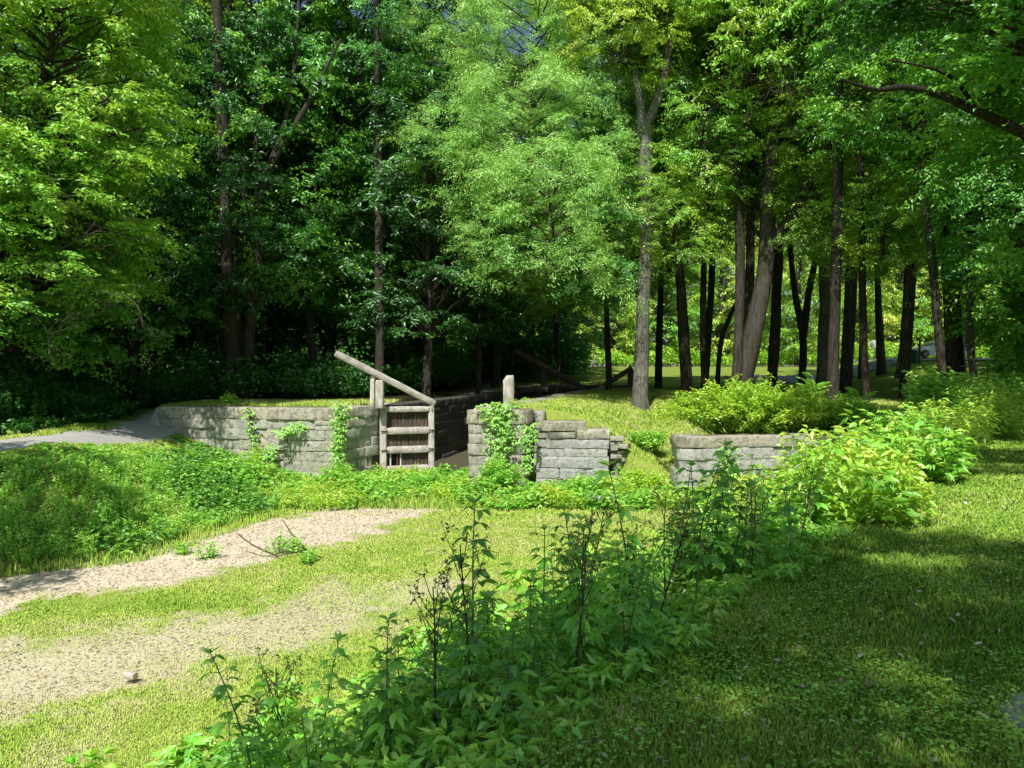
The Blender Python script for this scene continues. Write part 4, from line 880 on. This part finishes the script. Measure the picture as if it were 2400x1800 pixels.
# creepers hanging on masonry
def creeper(label, pts, width, dens, seed, bush_=.1):
    r = np.random.default_rng(seed); t = thing('creeper', label, 'creeper', (0, 0, 0)); m = MB(); st = MB()
    P = spline(pts, 40); tube(st, P, .012, 4, cap=False)
    for k in range(4):
        Q = P[::4]+r.normal(0, width*.22, (10, 3))*np.array([1, .15, .3]); tube(st, spline(Q, 20), .006, 3, cap=False)
    i = r.integers(0, 40, dens); w = width*np.interp(i, [0, 39], [1, .6])
    Pp = P[i]+r.normal(0, 1, (dens, 3))*np.stack([w*.45, np.full(dens, bush_*.5), np.full(dens, .1)], 1); Pp[:, 1] -= abs(r.normal(0, bush_, dens))
    for a in (-.6, 0, .6):
        th = r.uniform(-2.7, -.4, dens)+a; D = np.stack([np.cos(th), np.sin(th)*.7, r.uniform(-.9, .0, dens)], 1); N = np.stack([r.normal(0, .3, dens), np.full(dens, -.7), np.full(dens, .8)], 1)
        leaves(m, Pp, D, N, .125*r.uniform(.7, 1.2, dens), .06, np.clip(r.normal(.55, .2, dens), 0, 1))
    m.build('foliage', M['vine'], t); st.build('stem', M['stem_brown'], t)
def wpt(px, py, Yd, dy=-.1): q = at(px, py, Yd); q[1] += dy; return q
creeper('dense narrow creeper running down the curved corner of the wing wall', [wpt(802, 952, 25.0), wpt(800, 1000, 25.0), wpt(795, 1050, 25.0), wpt(800, 1100, 25.0)], .32, 330, 1, .07)
creeper('thin straggling creeper hanging from the coping of the wing wall', [wpt(585, 955, 25.6), wpt(592, 990, 25.6), wpt(598, 1040, 25.6), wpt(596, 1100, 25.6)], .22, 60, 2, .06)
creeper('tuft of creeper sticking out midway along the wing wall', [wpt(660, 1010, 25.4), wpt(690, 1005, 25.4), wpt(712, 998, 25.4)], .35, 110, 3, .22)
creeper('short creeper climbing from the weeds up the wing wall', [wpt(636, 1120, 25.3), wpt(634, 1080, 25.4), wpt(640, 1050, 25.4)], .35, 120, 4, .12)
creeper('leafy creeper draped over the front of the rounded pier', [wpt(1165, 950, 23.85), wpt(1170, 985, 23.8), wpt(1175, 1030, 23.8), wpt(1165, 1090, 23.8)], .62, 420, 5, .12)
creeper('creeper hanging at the corner between the pier and stepped wall', [wpt(1245, 1000, 23.8), wpt(1238, 1040, 23.7), wpt(1235, 1100, 23.6)], .35, 170, 6, .12)
creeper('light creeper trailing over the spillway wall', [wpt(1700, 1045, 22), wpt(1702, 1080, 22), wpt(1700, 1110, 22)], .35, 60, 7, .1)
# pinnate sprout (tree of heaven) by the post and in the right shrubs
def sprout(label, base, nfr, Lf, seed, mat='leaf_weed', h=.1, cat='sapling', group=None):
    r = np.random.default_rng(seed); t = thing('sapling', label, cat, base, group); m = MB(); st = MB()
    tube(st, [(0, 0, -.05), (0, 0, h)], [.012, .008], 5)
    for k in range(nfr):
        a = k*2.4+r.normal(0, .2); el = r.uniform(.35, 1.0); d = np.array([math.cos(a)*math.cos(el), math.sin(a)*math.cos(el), math.sin(el)])
        z0 = h*(.6+.4*k/nfr); P = spline([(0, 0, z0), np.array([0, 0, z0])+d*Lf*.5, np.array([0, 0, z0])+d*Lf*np.array([1, 1, .65])], 12); tube(st, P, np.linspace(.006, .002, 12), 3, cap=False)
        sd = norm(np.cross(d, [0, 0, 1.]))
        for s_ in (-1, 1):
            i = np.arange(1, 12); D = sd*s_+d*.35+r.normal(0, .06, (11, 3)); D[:, 2] -= .3
            leaves(m, P[i], D, np.array([0, 0, 1.])+r.normal(0, .12, (11, 3)), Lf*.22*np.sin(np.linspace(.9, 2.6, 11)), Lf*.07, np.clip(r.normal(.6, .15, 11), 0, 1))
    m.build('foliage', M[mat], t); st.build('stem', M['stem_green'], t)
c = at(1215, 938, 24.3); sprout('fern like sapling growing beside the short post on the pier', (c[0], 24.35, 2.6), 9, .62, 1, 'leaf_bright', .15)
c = at(1160, 930, 24.2); sprout('tiny seedling left of the short post on the pier', (-.62, 24.3, 2.62), 6, .4, 2, 'leaf_bright', .1)
for k, (px, YY, hh_) in enumerate(((2190, 21.5, 1.6), (2262, 20.5, 1.3), (2150, 22.5, 1.4), (2010, 23.0, 1.2), (1905, 24.5, 1.5))):
    x_ = (px-1200)/F*YY
    sprout(['sapling with arching fronds left of the rough lit trunk', 'sapling with long pointed fronds before the rough lit trunk', 'sapling in the weeds under the crooked trunk', 'sapling above the right end of the bush', 'single sapling poking out of the top of the bright bush'][k], (x_, YY, float(height(x_, YY))), 13, .8, 30+k, 'leaf_weed', hh_)

# foreground weeds: individual plants, five kinds copied
def weed_proto(seed, h, npairs, Ll, Wl, lobes):
    r = np.random.default_rng(seed); lm = MB(); st = MB(); bend = r.normal(0, .06, 2)
    P = np.array([(bend[0]*t*t*h+.008*math.sin(5*t+seed), bend[1]*t*t*h, t*h) for t in np.linspace(0, 1, 14)]); tube(st, P, np.linspace(.0085, .003, 14), 6, cap=False)
    for k in range(npairs):
        t = .28+.72*(k+.5)/npairs if npairs > 3 else .5+.5*k/npairs
        c = np.array([np.interp(t, np.linspace(0, 1, 14), P[:, i]) for i in range(3)]); a0 = k*1.57+r.normal(0, .25)
        for s_ in (0, math.pi):
            a = a0+s_+r.normal(0, .15); pet = .05+.06*(1-t); el = r.uniform(.1, .7)
            d = np.array([math.cos(a), math.sin(a), math.tan(el)*.6]); d = d/np.linalg.norm(d); q = c+d*pet; tube(st, [c, q], [.003, .002], 3, cap=False)
            sc = (1.15-.55*t)*r.uniform(.7, 1.15)
            for lo in np.linspace(-.75, .75, lobes) if lobes > 1 else [0]:
                D = np.array([math.cos(a+lo), math.sin(a+lo), r.uniform(-.35, .25)])[None]; N = np.array([[r.normal(0, .25), r.normal(0, .25), 1.0]])
                leaves(lm, q[None], D, N, np.array([Ll*sc*(1-.3*abs(lo))]), Wl*sc, np.clip(r.normal(.35+.35*t, .15), 0, 1), 1, .35)
    n = 7; th = r.uniform(0, 6.28, n); D = np.stack([np.cos(th), np.sin(th), np.full(n, .8)], 1); leaves(lm, np.repeat(P[-1][None], n, 0), D, np.array([[0, 0, 1.]])+r.normal(0, .4, (n, 3)), Ll*.5, Wl*.5, np.full(n, .7), 1)
    return lm.mesh('foliage', M['leaf_shade']), st.mesh('stem', M['stem_green'])
def dead_proto(seed, h):
    r = np.random.default_rng(seed); hm = MB(); st = MB()
    P = np.array([(.02*math.sin(3*t+seed), .02*math.cos(4*t), t*h) for t in np.linspace(0, 1, 12)]); tube(st, P, np.linspace(.009, .004, 12), 6, cap=False)
    for k in range(11):
        t = .5+.5*k/11; c = P[int(t*11)]; a = k*2.4; L = .32*(1.3-t)+.08; e = c+np.array([math.cos(a)*L*.5, math.sin(a)*L*.5, L*.8]); tube(st, [c, (c+e)/2+[0, 0, -.02], e], [.004, .003, .002], 4, cap=False)
        for q in range(7):
            f = e+r.normal(0, .035, 3)+[0, 0, .03]; tube(st, [e, f], .0015, 3, cap=False)
            n = 5; D = r.normal(0, 1, (n, 3)); leaves(hm, np.repeat(f[None], n, 0), D, r.normal(0, 1, (n, 3)), .018, .012, r.uniform(0, .6, n))
    n = 14; i = r.integers(1, 9, n); th = r.uniform(0, 6.28, n); leaves(hm, P[i], np.stack([np.cos(th), np.sin(th), np.full(n, -.5)], 1), np.array([[0, 0, 1.]])+r.normal(0, .4, (n, 3)), .07, .025, r.uniform(.2, .6, n), 1)
    return hm.mesh('seed_heads', M['dry_head']), st.mesh('stem', M['stem_brown'])
M['dry_head'] = leaf_mat('dry_head', (0.13, 0.117, 0.052), (0.26, 0.247, 0.104), (0.442, 0.416, 0.195), trans=.3, scale=3)
WP = [weed_proto(1, 1.15, 10, .16, .055, 3), weed_proto(2, .95, 9, .165, .055, 5), weed_proto(3, 1.25, 11, .15, .055, 3), weed_proto(4, .75, 9, .15, .075, 1), weed_proto(5, .6, 6, .15, .05, 5)]
DP = [dead_proto(1, 1.25), dead_proto(2, 1.05), dead_proto(3, 1.4)]
def plant(kind, x, y, s, rz, tilt):
    if kind == 'weed': pr = WP[r3.integers(5)]; t = thing('tall_weed', 'leafy tall weed standing in the shaded foreground growth on the near bank', 'weed', (x, y, float(height(x, y))), 'leafy weeds in the near foreground')
    else: pr = DP[r3.integers(3)]; t = thing('dry_weed', 'thin brown stemmed weed with dry seed heads in the near foreground', 'weed', (x, y, float(height(x, y))), 'dry seed head weeds in the near foreground')
    t.rotation_euler = (tilt[0], tilt[1], rz); t.scale = (s, s, s)
    o = obj('foliage' if kind == 'weed' else 'seed_heads', pr[0], t)
    if kind != 'weed': o['kind'] = 'stuff'
    elif bank_s(x, y) > 1.3 or r3.random() < .4: setmat(o, 'leaf_weed')  # weeds past the front row get a brighter leaf, sunlight in its colour
    obj('stem', pr[1], t)
r3 = np.random.default_rng(33)
cnt = 0
while cnt < 330:
    x_ = r3.uniform(-4, 4.2); y_ = r3.uniform(2.6, 9.6); s_ = bank_s(x_, y_)
    if not (.0+.5*r3.random() < s_ < 2.7-.9*(y_ < 6)) or np.hypot(x_, y_) < 3.3: continue
    cnt += 1; plant('weed', x_, y_, r3.uniform(.6, 1.1)*(1-.3*max(0, s_-1.2)/1.5)*(.72 if y_ < 4.4 else 1)*(.8 if s_ > 1.5 else 1)*(.8 if y_ > 6.3 else 1), r3.uniform(0, 6.3), r3.normal(0, .09, 2))
cnt = 0
while cnt < 20:
    x_ = r3.uniform(-1.6, 2.6); y_ = r3.uniform(3.4, 7.6); s_ = bank_s(x_, y_)
    if not (.1 < s_ < 1.8) or np.hypot(x_, y_) < 3.2: continue
    cnt += 1; plant('dry', x_, y_, r3.uniform(.55, .9), r3.uniform(0, 6.3), r3.normal(0, .08, 2))
# low cover between the foreground weeds
p = scatter(4200, -5, 6, 2.0, 9.8, lambda x, y, q: (bank_s(x, y) > -.3+.6*NZ(x, y, 1.2, 4)) & (bank_s(x, y) < 4.4), 51)
hc = (.15+.65*NZ(p[:, 0], p[:, 1], 1, 52))*(.35+.65*S((bank_s(p[:, 0], p[:, 1])-.2)/.9))*np.where(np.hypot(p[:, 0], p[:, 1]) < 3.6, .5, 1)
mass('low_cover', 'leaf_weed', p, hc, 20, .085, .034, 53, stems=False, label='low leafy cover between the foreground weeds', cat='ground cover', detail=0)

# ------------------------------------------------------------ grass
def blades(name, x, y, hgt, w, rn, seed, label, zoff=0):
    r = np.random.default_rng(seed); n = len(x); zz = height(x, y)+zoff; th = r.uniform(0, 2*math.pi, n); ln = r.uniform(.1, .9, n)
    b = np.stack([x, y, zz-.01], 1); sd = np.stack([-np.sin(th), np.cos(th), 0*th], 1)*w[:, None]*.5
    tip = b+np.stack([np.cos(th)*ln*hgt, np.sin(th)*ln*hgt, hgt], 1)
    mid = b+np.stack([np.cos(th)*ln*hgt*.35, np.sin(th)*ln*hgt*.35, hgt*.6], 1)
    V = np.stack([b-sd, b+sd, mid+sd*.8, tip, mid-sd*.8], 1).reshape(-1, 3); k = np.arange(n)[:, None]*5
    o = obj(name, mesh(name, V, [k+np.array([0, 1, 2, 4]), k+np.array([4, 2, 3])], M['grass'], {'rnd': np.repeat(rn, 5)}))
    tag(o, label, 'grass', kind='stuff')
def polar(n, y0, y1, a0, a1, pw, seed):
    r = np.random.default_rng(seed); u = r.random(n); e = 2-pw
    Yy = (y0**e+(y1**e-y0**e)*u)**(1/e); return Yy*r.uniform(a0, a1, n), Yy, r
x, y, r = polar(620000, 6.5, 24.5, -.85, .35, 1.7, 81)
k = (bank_s(x, y) > 2.2) & (y < toe(x)); x, y = x[k], y[k]; dm, pm, nn = masks(x, y); q = r.random(len(x))
k = (q > dm*.66*(.55+.9*fbm(x*3, y*3, seed=123))) & (pm < .5); x, y, dm, nn = x[k], y[k], dm[k], nn[k]
n = len(x); pn = fbm(x*2.2, y*2.2, seed=88)
lush = NZ(x, y, .7, 90); edge = S((y-19)/3)
rn = np.clip(.47+.55*(pn-.5)+.35*(lush-.5)+.25*(1-dm)*(S((13.6-y)/1.2)*S((y-11.5)/1.0)) + r.normal(0, .12, n)-.42*dm+.12*edge, 0, 1)
d_ = np.hypot(x, y); h_ = (.018+.036*r.random(n))*(.5+.9*lush)*(1-.5*dm)+.08*edge*r.random(n)
blades('bed_grass', x, y, h_, .006+.0007*d_, rn, 82, 'short sunlit grass on the dry canal bed')
# lawn on the near right bank
x, y, r = polar(430000, 2.4, 30, .02, .8, 1.65, 83)
k = (bank_s(x, y) < .7) & (x > 0); x, y = x[k], y[k]; _, pm, _ = masks(x, y); k = pm < .4; x, y = x[k], y[k]; n = len(x); d_ = np.hypot(x, y)
rn = np.clip(.80+.6*(fbm(x*1.8, y*1.8, seed=93)-.5)+r.normal(0, .15, n)-.5*(r.random(n) < .06), .1, 1)  # the deeper green of shade is put into the blade colour
h_ = (.02+.03*r.random(n))*(1+2.2*S((bank_s(x, y)+.5)/1.0)*r.random(n)); blades('lawn_grass', x, y, h_, .0035+.0009*d_, rn, 84, 'mown lawn grass on the right bank')
# clover and small broad leaves in the lawn
x, y, r = polar(34000, 2.4, 12, .0, .8, 1.6, 85); k = (bank_s(x, y) < .6) & (NZ(x, y, 1.1, 14)+.25*(r.random(len(x))-.5) > .5); x, y = x[k], y[k]; n = len(x); m = MB()
th = r.uniform(0, 6.28, n); leaves(m, np.stack([x, y, height(x, y)+.03+.02*r.random(n)], 1), np.stack([np.cos(th), np.sin(th), 0*th], 1), np.array([0, 0, 1.])+r.normal(0, .3, (n, 3)), r.uniform(.010, .034, n), r.uniform(.008, .024, n), r.uniform(.2, 1, n), 0, .1)
tag(m.build('clover', M['leaf_weed']), 'clover and small broad leaves scattered through the near lawn', 'clover', kind='stuff')
x, y, r = polar(750, 2.4, 14, .0, .8, 1.6, 185); k = (bank_s(x, y) < .3); x, y = x[k], y[k]; n = len(x); m = MB(); th = r.uniform(0, 6.28, n)
leaves(m, np.stack([x, y, height(x, y)+.035], 1), np.stack([np.cos(th), np.sin(th), r.normal(.1, .3, n)], 1), np.array([0, 0, 1.])+r.normal(0, .6, (n, 3)), r.uniform(.02, .05, n), r.uniform(.01, .025, n), r.random(n), 1, .4)
lawn_litter = m
# grass on the mound and the top of the left wall, back lawn
r = np.random.default_rng(86); x = r.uniform(-13, 16, 260000); y = r.uniform(23, 46, 260000); u, v = lock_uv(x, y)
fx = np.interp(x, [p_[0] for p_ in FRONT], [p_[1] for p_ in FRONT])
k = (y > fx+.5) & ((v < -1.0) | (v > CW+1.0)) & ~((x < -1) & (y > 31)); k &= ~((x < -4.9) & (y < fx+.9)); x, y = x[k], y[k]; n = len(x)
rn = np.clip(.5+.7*(fbm(x*1.2, y*1.2, seed=94)-.5)+r.normal(0, .1, n), .1, 1); blades('mound_grass', x, y, .05+.09*r.random(n), np.full(n, .022), rn, 87, 'grass on the raised ground behind the walls')
# dry leaf litter and clods
r = np.random.default_rng(95); x = r.uniform(-11, 0, 30000); y = r.uniform(8, 22, 30000); dm, _, _ = masks(x, y); k = dm > .5; x, y = x[k], y[k]; n = len(x); m = MB(); th = r.uniform(0, 6.28, n)
leaves(m, np.stack([x, y, height(x, y)+.008], 1), np.stack([np.cos(th), np.sin(th), r.normal(.15, .2, n)], 1), np.array([0, 0, 1.])+r.normal(0, .5, (n, 3)), r.uniform(.03, .09, n), r.uniform(.008, .03, n), r.random(n))
M['litter'] = leaf_mat('litter', (.26, .19, .11), (.60, .50, .32), (.84, .75, .55), trans=.05, scale=3)
tag(m.build('leaf_litter', M['litter']), 'dry straw and leaf litter strewn on the bare bed', 'leaf litter', kind='stuff')

tag(lawn_litter.build('fallen_leaves', M['litter']), 'brown fallen leaves scattered on the near lawn', 'fallen leaves', kind='stuff')
r = np.random.default_rng(195); x = r.uniform(-10, -.5, 2600); y = r.uniform(8, 21, 2600); dm, _, _ = masks(x, y); k = dm > .55; x, y = x[k][:520], y[k][:520]; m = MB()
for q in range(len(x)): s_ = .010+.028*r.random()**3; rock(m, (x[q], y[q], float(height(x[q], y[q]))+s_*.2), (s_, s_*r.uniform(.6, 1.1), s_*.6), q*1.3, r.random())
tag(m.build('pebbles', M['pebble']), 'loose small stones scattered on the bare canal bed', 'stones', kind='stuff')
x, y, r = polar(90000, 12, 25, -.8, -.1, 1.5, 196); fd = foot_d(x, y); k = (fd > -.5) & (fd < 3.2) & (y < toe(x)-.2) & (r.random(len(x)) < 1-fd/4); x, y = x[k], y[k]; n = len(x)
blades('bank_grass', x, y, .06+.24*r.random(n)**3*(.4+1.2*NZ(x, y, 1.5, 7)), np.full(n, .016), np.clip(.60+.5*(fbm(x, y, seed=3)-.5)+r.normal(0, .1, n), .2, 1), 197, 'longer bright grass at the foot of the left bank')
x = r.uniform(-8, 5, 46000); y = r.uniform(20, 24, 46000); k = (y < toe(x)-.2) & (y > 20.3+1.5*NZ(x, y, .8, 5)); x, y = x[k], y[k]; n = len(x)
blades('bank_grass', x, y, .08+.34*r.random(n)**3*(.3+1.4*NZ(x, y, 1.5, 7)), np.full(n, .016), np.clip(.60+.5*(fbm(x, y, seed=5)-.5)+r.normal(0, .1, n), .2, 1), 198, 'longer bright grass among the weeds before the walls')
# fallen branch and sprigs on the bed
m = MB(); t = thing('fallen_branch', 'dead forked branch lying on the canal bed among seedlings', 'branch')
a = at(545, 1302, 15.6); b = at(640, 1338, 15.2); z_ = .12
tube(m, spline([(a[0], 15.9, .45), (a[0]+.4, 15.7, .25), (b[0], 15.5, .06)], 12), np.linspace(.012, .02, 12), 6, .1)
tube(m, spline([(a[0]+.65, 17.0, .5), (a[0]+1.0, 16.5, .3), (a[0]+1.5, 15.9, .08)], 12), np.linspace(.01, .018, 12), 6, .1); tube(m, spline([(b[0], 15.5, .06), (b[0]+.5, 15.5, .15), (b[0]+1.0, 15.4, .05)], 10), .012, 5)
m.build('wood', M['stem_brown'], t)
for k, (px, YY, s_, lb) in enumerate(((480, 15.6, .5, 'small green seedling on the bed left of the fallen branch'), (650, 15.8, .6, 'leafy seedling growing up through the fallen branch'), (720, 15.0, .35, 'tiny seedling on the bed right of the fallen branch'), (690, 16.0, .5, 'bushy seedling behind the fallen branch'), (430, 16.0, .35, 'thin seedling leftmost of those on the canal bed'))):
    x_ = (px-1200)/F*YY; bush('seedling', lb, x_, YY, .3*s_+.1, .3*s_+.1, s_*.8, 'leaf_weed', 7, 26, .10, .035, 200+k, 'plant')

# ------------------------------------------------------------ road, riprap, sign, bin, car
def strip(name, path, w, n=60, dz=.03, mat='road'):
    P = spline([(a, b, 0) for a, b in path], n); T = np.gradient(P, axis=0); T /= np.linalg.norm(T, axis=1)[:, None]; Nn = np.stack([-T[:, 1], T[:, 0], 0*T[:, 0]], 1)
    V = []
    for o_ in np.linspace(-1, 1, 5): Q = P+Nn*w/2*o_; Q[:, 2] = height(Q[:, 0], Q[:, 1], False)+.06+dz; V.append(Q)
    V = np.stack(V, 1).reshape(-1, 3); i = np.arange(n-1)[:, None]*5; j = np.arange(4)[None]
    o = obj(name, mesh(name, V, [np.stack([i+j, i+j+5, i+j+6, i+j+1], -1).reshape(-1, 4)], M[mat])); tag(o, kind='structure')
strip('road', [(-20, 82), (10, 81), (35, 80), (60, 78), (120, 74)], 4.5)
strip('parking_area', [(30, 61.5), (36, 62.5), (50, 62.5), (70, 63)], 7)
m = MB(); r = np.random.default_rng(17)
for k in range(900):
    x_ = r.uniform(17.5, 29.5); y_ = r.uniform(55, 61); s_ = r.uniform(.12, .32); rock(m, (x_, y_, float(height(x_, y_))+s_*.2), (s_, s_*r.uniform(.7, 1.2), s_*.7), k*1.7, r.random())
tag(m.build('riprap', M['riprap']), 'bank of loose grey stones below the road beyond the trees', 'stones', kind='stuff')
c = at(2047, 806, 66); gz = float(height(c[0], 66))
t = thing('road_sign', 'small pale road sign on a thin post beyond the trees', 'road sign', (c[0], 66, gz))
m = MB(); tube(m, [(0, 0, -.2), (0, 0, c[2]-gz+.2)], .04, 8); m.build('sign_post', M['white_paint'], t)
m = MB(); th = np.arange(8)/8*2*math.pi+math.pi/8; rad = .36; V = np.array([(rad*math.cos(a), -.06, c[2]-gz+rad*math.sin(a)) for a in th]+[(rad*math.cos(a), -.09, c[2]-gz+rad*math.sin(a)) for a in th]); i = np.arange(8)
m.add(V, np.stack([i, (i+1) % 8, (i+1) % 8+8, i+8], 1)); m.add(V, np.array([i[::-1], i+8])); m.build('sign_plate', M['white_paint'], t)
c = at(2141, 838, 57); gz = float(height(c[0], 57))
t = thing('litter_bin', 'green litter bin beside a dark post near the parked car', 'litter bin', (c[0], 57, gz))
m = MB(); tube(m, [(0, 0, 0), (0, 0, .05), (0, 0, .8), (0, 0, .85)], [.27, .29, .31, .31], 14); m.build('bin_body', M['green_paint'], t)
m = MB(); tube(m, [(0, 0, .85), (0, 0, .95), (0, 0, 1.02)], [.33, .28, .1], 14); m.build('bin_lid', M['iron'], t)
m = MB(); beam(m, (c[0]+.45, 57, gz-.2), (c[0]+.45, 57, gz+1.75), .13, .13, .003, 5, up=np.array([0, 1., 0])); tag(m.build('wooden_post', M['wood_far']), 'dark upright post right of the green litter bin', 'post')
# car, facing left
cx = at(2128, 850, 61)[0]; gz = float(height(cx+2, 61))+.1
car = thing('parked_car', 'silver car parked nose left beyond the trees, half hidden by trunks', 'car', (cx, 61, gz))
prof_low = [(0, .35), (.02, .62), (.12, .78), (.9, .93), (1.35, 1.0), (4.35, 1.06), (4.75, .98), (4.82, .6), (4.75, .32), (4.3, .26), (.4, .22)]
def extr(m, prof, w0, w1=None, a=.5):
    n = len(prof); w1 = w1 or w0; V = [(x_, -w0[i_] if hasattr(w0, '__len__') else -w0, z_) for i_, (x_, z_) in enumerate(prof)]+[(x_, w0[i_] if hasattr(w0, '__len__') else w0, z_) for i_, (x_, z_) in enumerate(prof)]
    i_ = np.arange(n); m.add(np.array(V), np.stack([i_, (i_+1) % n, (i_+1) % n+n, i_+n], 1), a); m.add(np.array(V), np.array([i_[::-1], i_+n]), a)
m = MB(); extr(m, prof_low, [.72, .82, .8, .84, .86, .86, .82, .84, .86, .88, .86])
body = m.build('body', M['car_paint'], car); bv = body.modifiers.new('b', 'BEVEL'); bv.width = .06; bv.segments = 3; bv.limit_method = 'ANGLE'
roof = [(1.25, .98), (2.15, 1.42), (2.6, 1.47), (3.4, 1.46), (4.0, 1.36), (4.55, 1.04)]
m = MB(); extr(m, roof, [.80, .64, .62, .62, .64, .78]); cab = m.build('cabin', M['car_paint'], car); bv = cab.modifiers.new('b', 'BEVEL'); bv.width = .05; bv.segments = 3
m = MB()
for pr in ([(1.62, 1.06), (2.22, 1.36), (2.62, 1.4), (2.72, 1.06)], [(2.8, 1.06), (2.72, 1.4), (3.3, 1.4), (3.6, 1.07)]):
    for sd_ in (-1, 1):
        V = [(x_, sd_*(.80-.17*(z_-.98)/.45+.018), z_) for x_, z_ in pr]; m.add(np.array(V), np.array([[0, 1, 2, 3]]))
m.build('side_window', M['glass_dark'], car)
m = MB(); V = [(1.27, -.66, 1.03), (1.27, .66, 1.03), (2.08, .54, 1.42), (2.08, -.54, 1.42)]; m.add(np.array(V)+[-.02, 0, .02], np.array([[0, 1, 2, 3]])); m.build('windscreen', M['glass_dark'], car)
for xw in (.92, 3.85):
    for sd_ in (-1, 1):
        wh = obj('wheel', None, car, (xw, sd_*.80, .33)); m = MB(); tube(m, [(0, -.11, 0), (0, -.09, 0), (0, .09, 0), (0, .11, 0)], [.29, .33, .33, .29], 24); m.build('tyre', M['rubber'], wh)
        m = MB(); tube(m, [(0, sd_*.09, 0), (0, sd_*.125, 0)], [.06, .06], 12)
        for q in range(10): a = q*math.pi/5; beam(m, (0.05*math.cos(a), sd_*.118, .05*math.sin(a)), (.22*math.cos(a), sd_*.118, .22*math.sin(a)), .045, .012, 0, 1)
        th = np.linspace(0, 2*math.pi, 25); tube(m, np.stack([.22*np.cos(th), np.full(25, sd_*.115), .22*np.sin(th)], 1), .015, 5, cap=False); m.build('rim', M['rim'], wh)
for sd_ in (-1, 1):
    m = MB(); beam(m, (.06, sd_*.62, .7), (.42, sd_*.84, .76), .05, .13, 0, 2, up=np.array([0, 0, 1.])); m.build('headlight', M['lamp'], car)
m = MB(); beam(m, (1.75, -.84, 1.08), (1.75, -1.0, 1.1), .12, .12, 0, 2); m.build('wing_mirror', M['car_paint'], car)

# ------------------------------------------------------------ light, world, camera
sdir = Vector((-.15, -.56, .81)).normalized()
sun = bpy.data.lights.new('sun', 'SUN'); sun.energy = 5.0; sun.angle = R(.53); sun.color = (1, .975, .92)
so = bpy.data.objects.new('sun', sun); C.objects.link(so); so.rotation_mode = 'QUATERNION'; so.rotation_quaternion = sdir.to_track_quat('Z', 'Y')
w = bpy.data.worlds.new('World'); bpy.context.scene.world = w; w.use_nodes = True; nt = w.node_tree
sky = nt.nodes.new('ShaderNodeTexSky'); sky.sky_type = 'NISHITA'; sky.sun_disc = False; sky.sun_elevation = math.asin(sdir.z); sky.sun_rotation = math.atan2(sdir.x, sdir.y)
bg = nt.nodes['Background']; nt.links.new(sky.outputs[0], bg.inputs[0]); bg.inputs[1].default_value = .10
cam = bpy.data.cameras.new('camera'); cam.lens = 26; cam.sensor_width = 36; cam.clip_end = 2000; cam.clip_start = .05
co = bpy.data.objects.new('camera', cam); C.objects.link(co); co.location = (0, 0, ZC); co.rotation_euler = (math.pi/2-PITCH, 0, 0)
sc = bpy.context.scene; sc.camera = co
sc.view_settings.view_transform = 'Standard'; sc.view_settings.look = 'None'; sc.view_settings.exposure = 0; sc.view_settings.gamma = 1
sc.cycles.max_bounces = 5; sc.cycles.diffuse_bounces = 2; sc.cycles.glossy_bounces = 2; sc.cycles.transmission_bounces = 4; sc.cycles.transparent_max_bounces = 4
sc.cycles.use_adaptive_sampling = True; sc.cycles.adaptive_threshold = .02
print('tris', sum(len(m.polygons) for m in bpy.data.meshes))
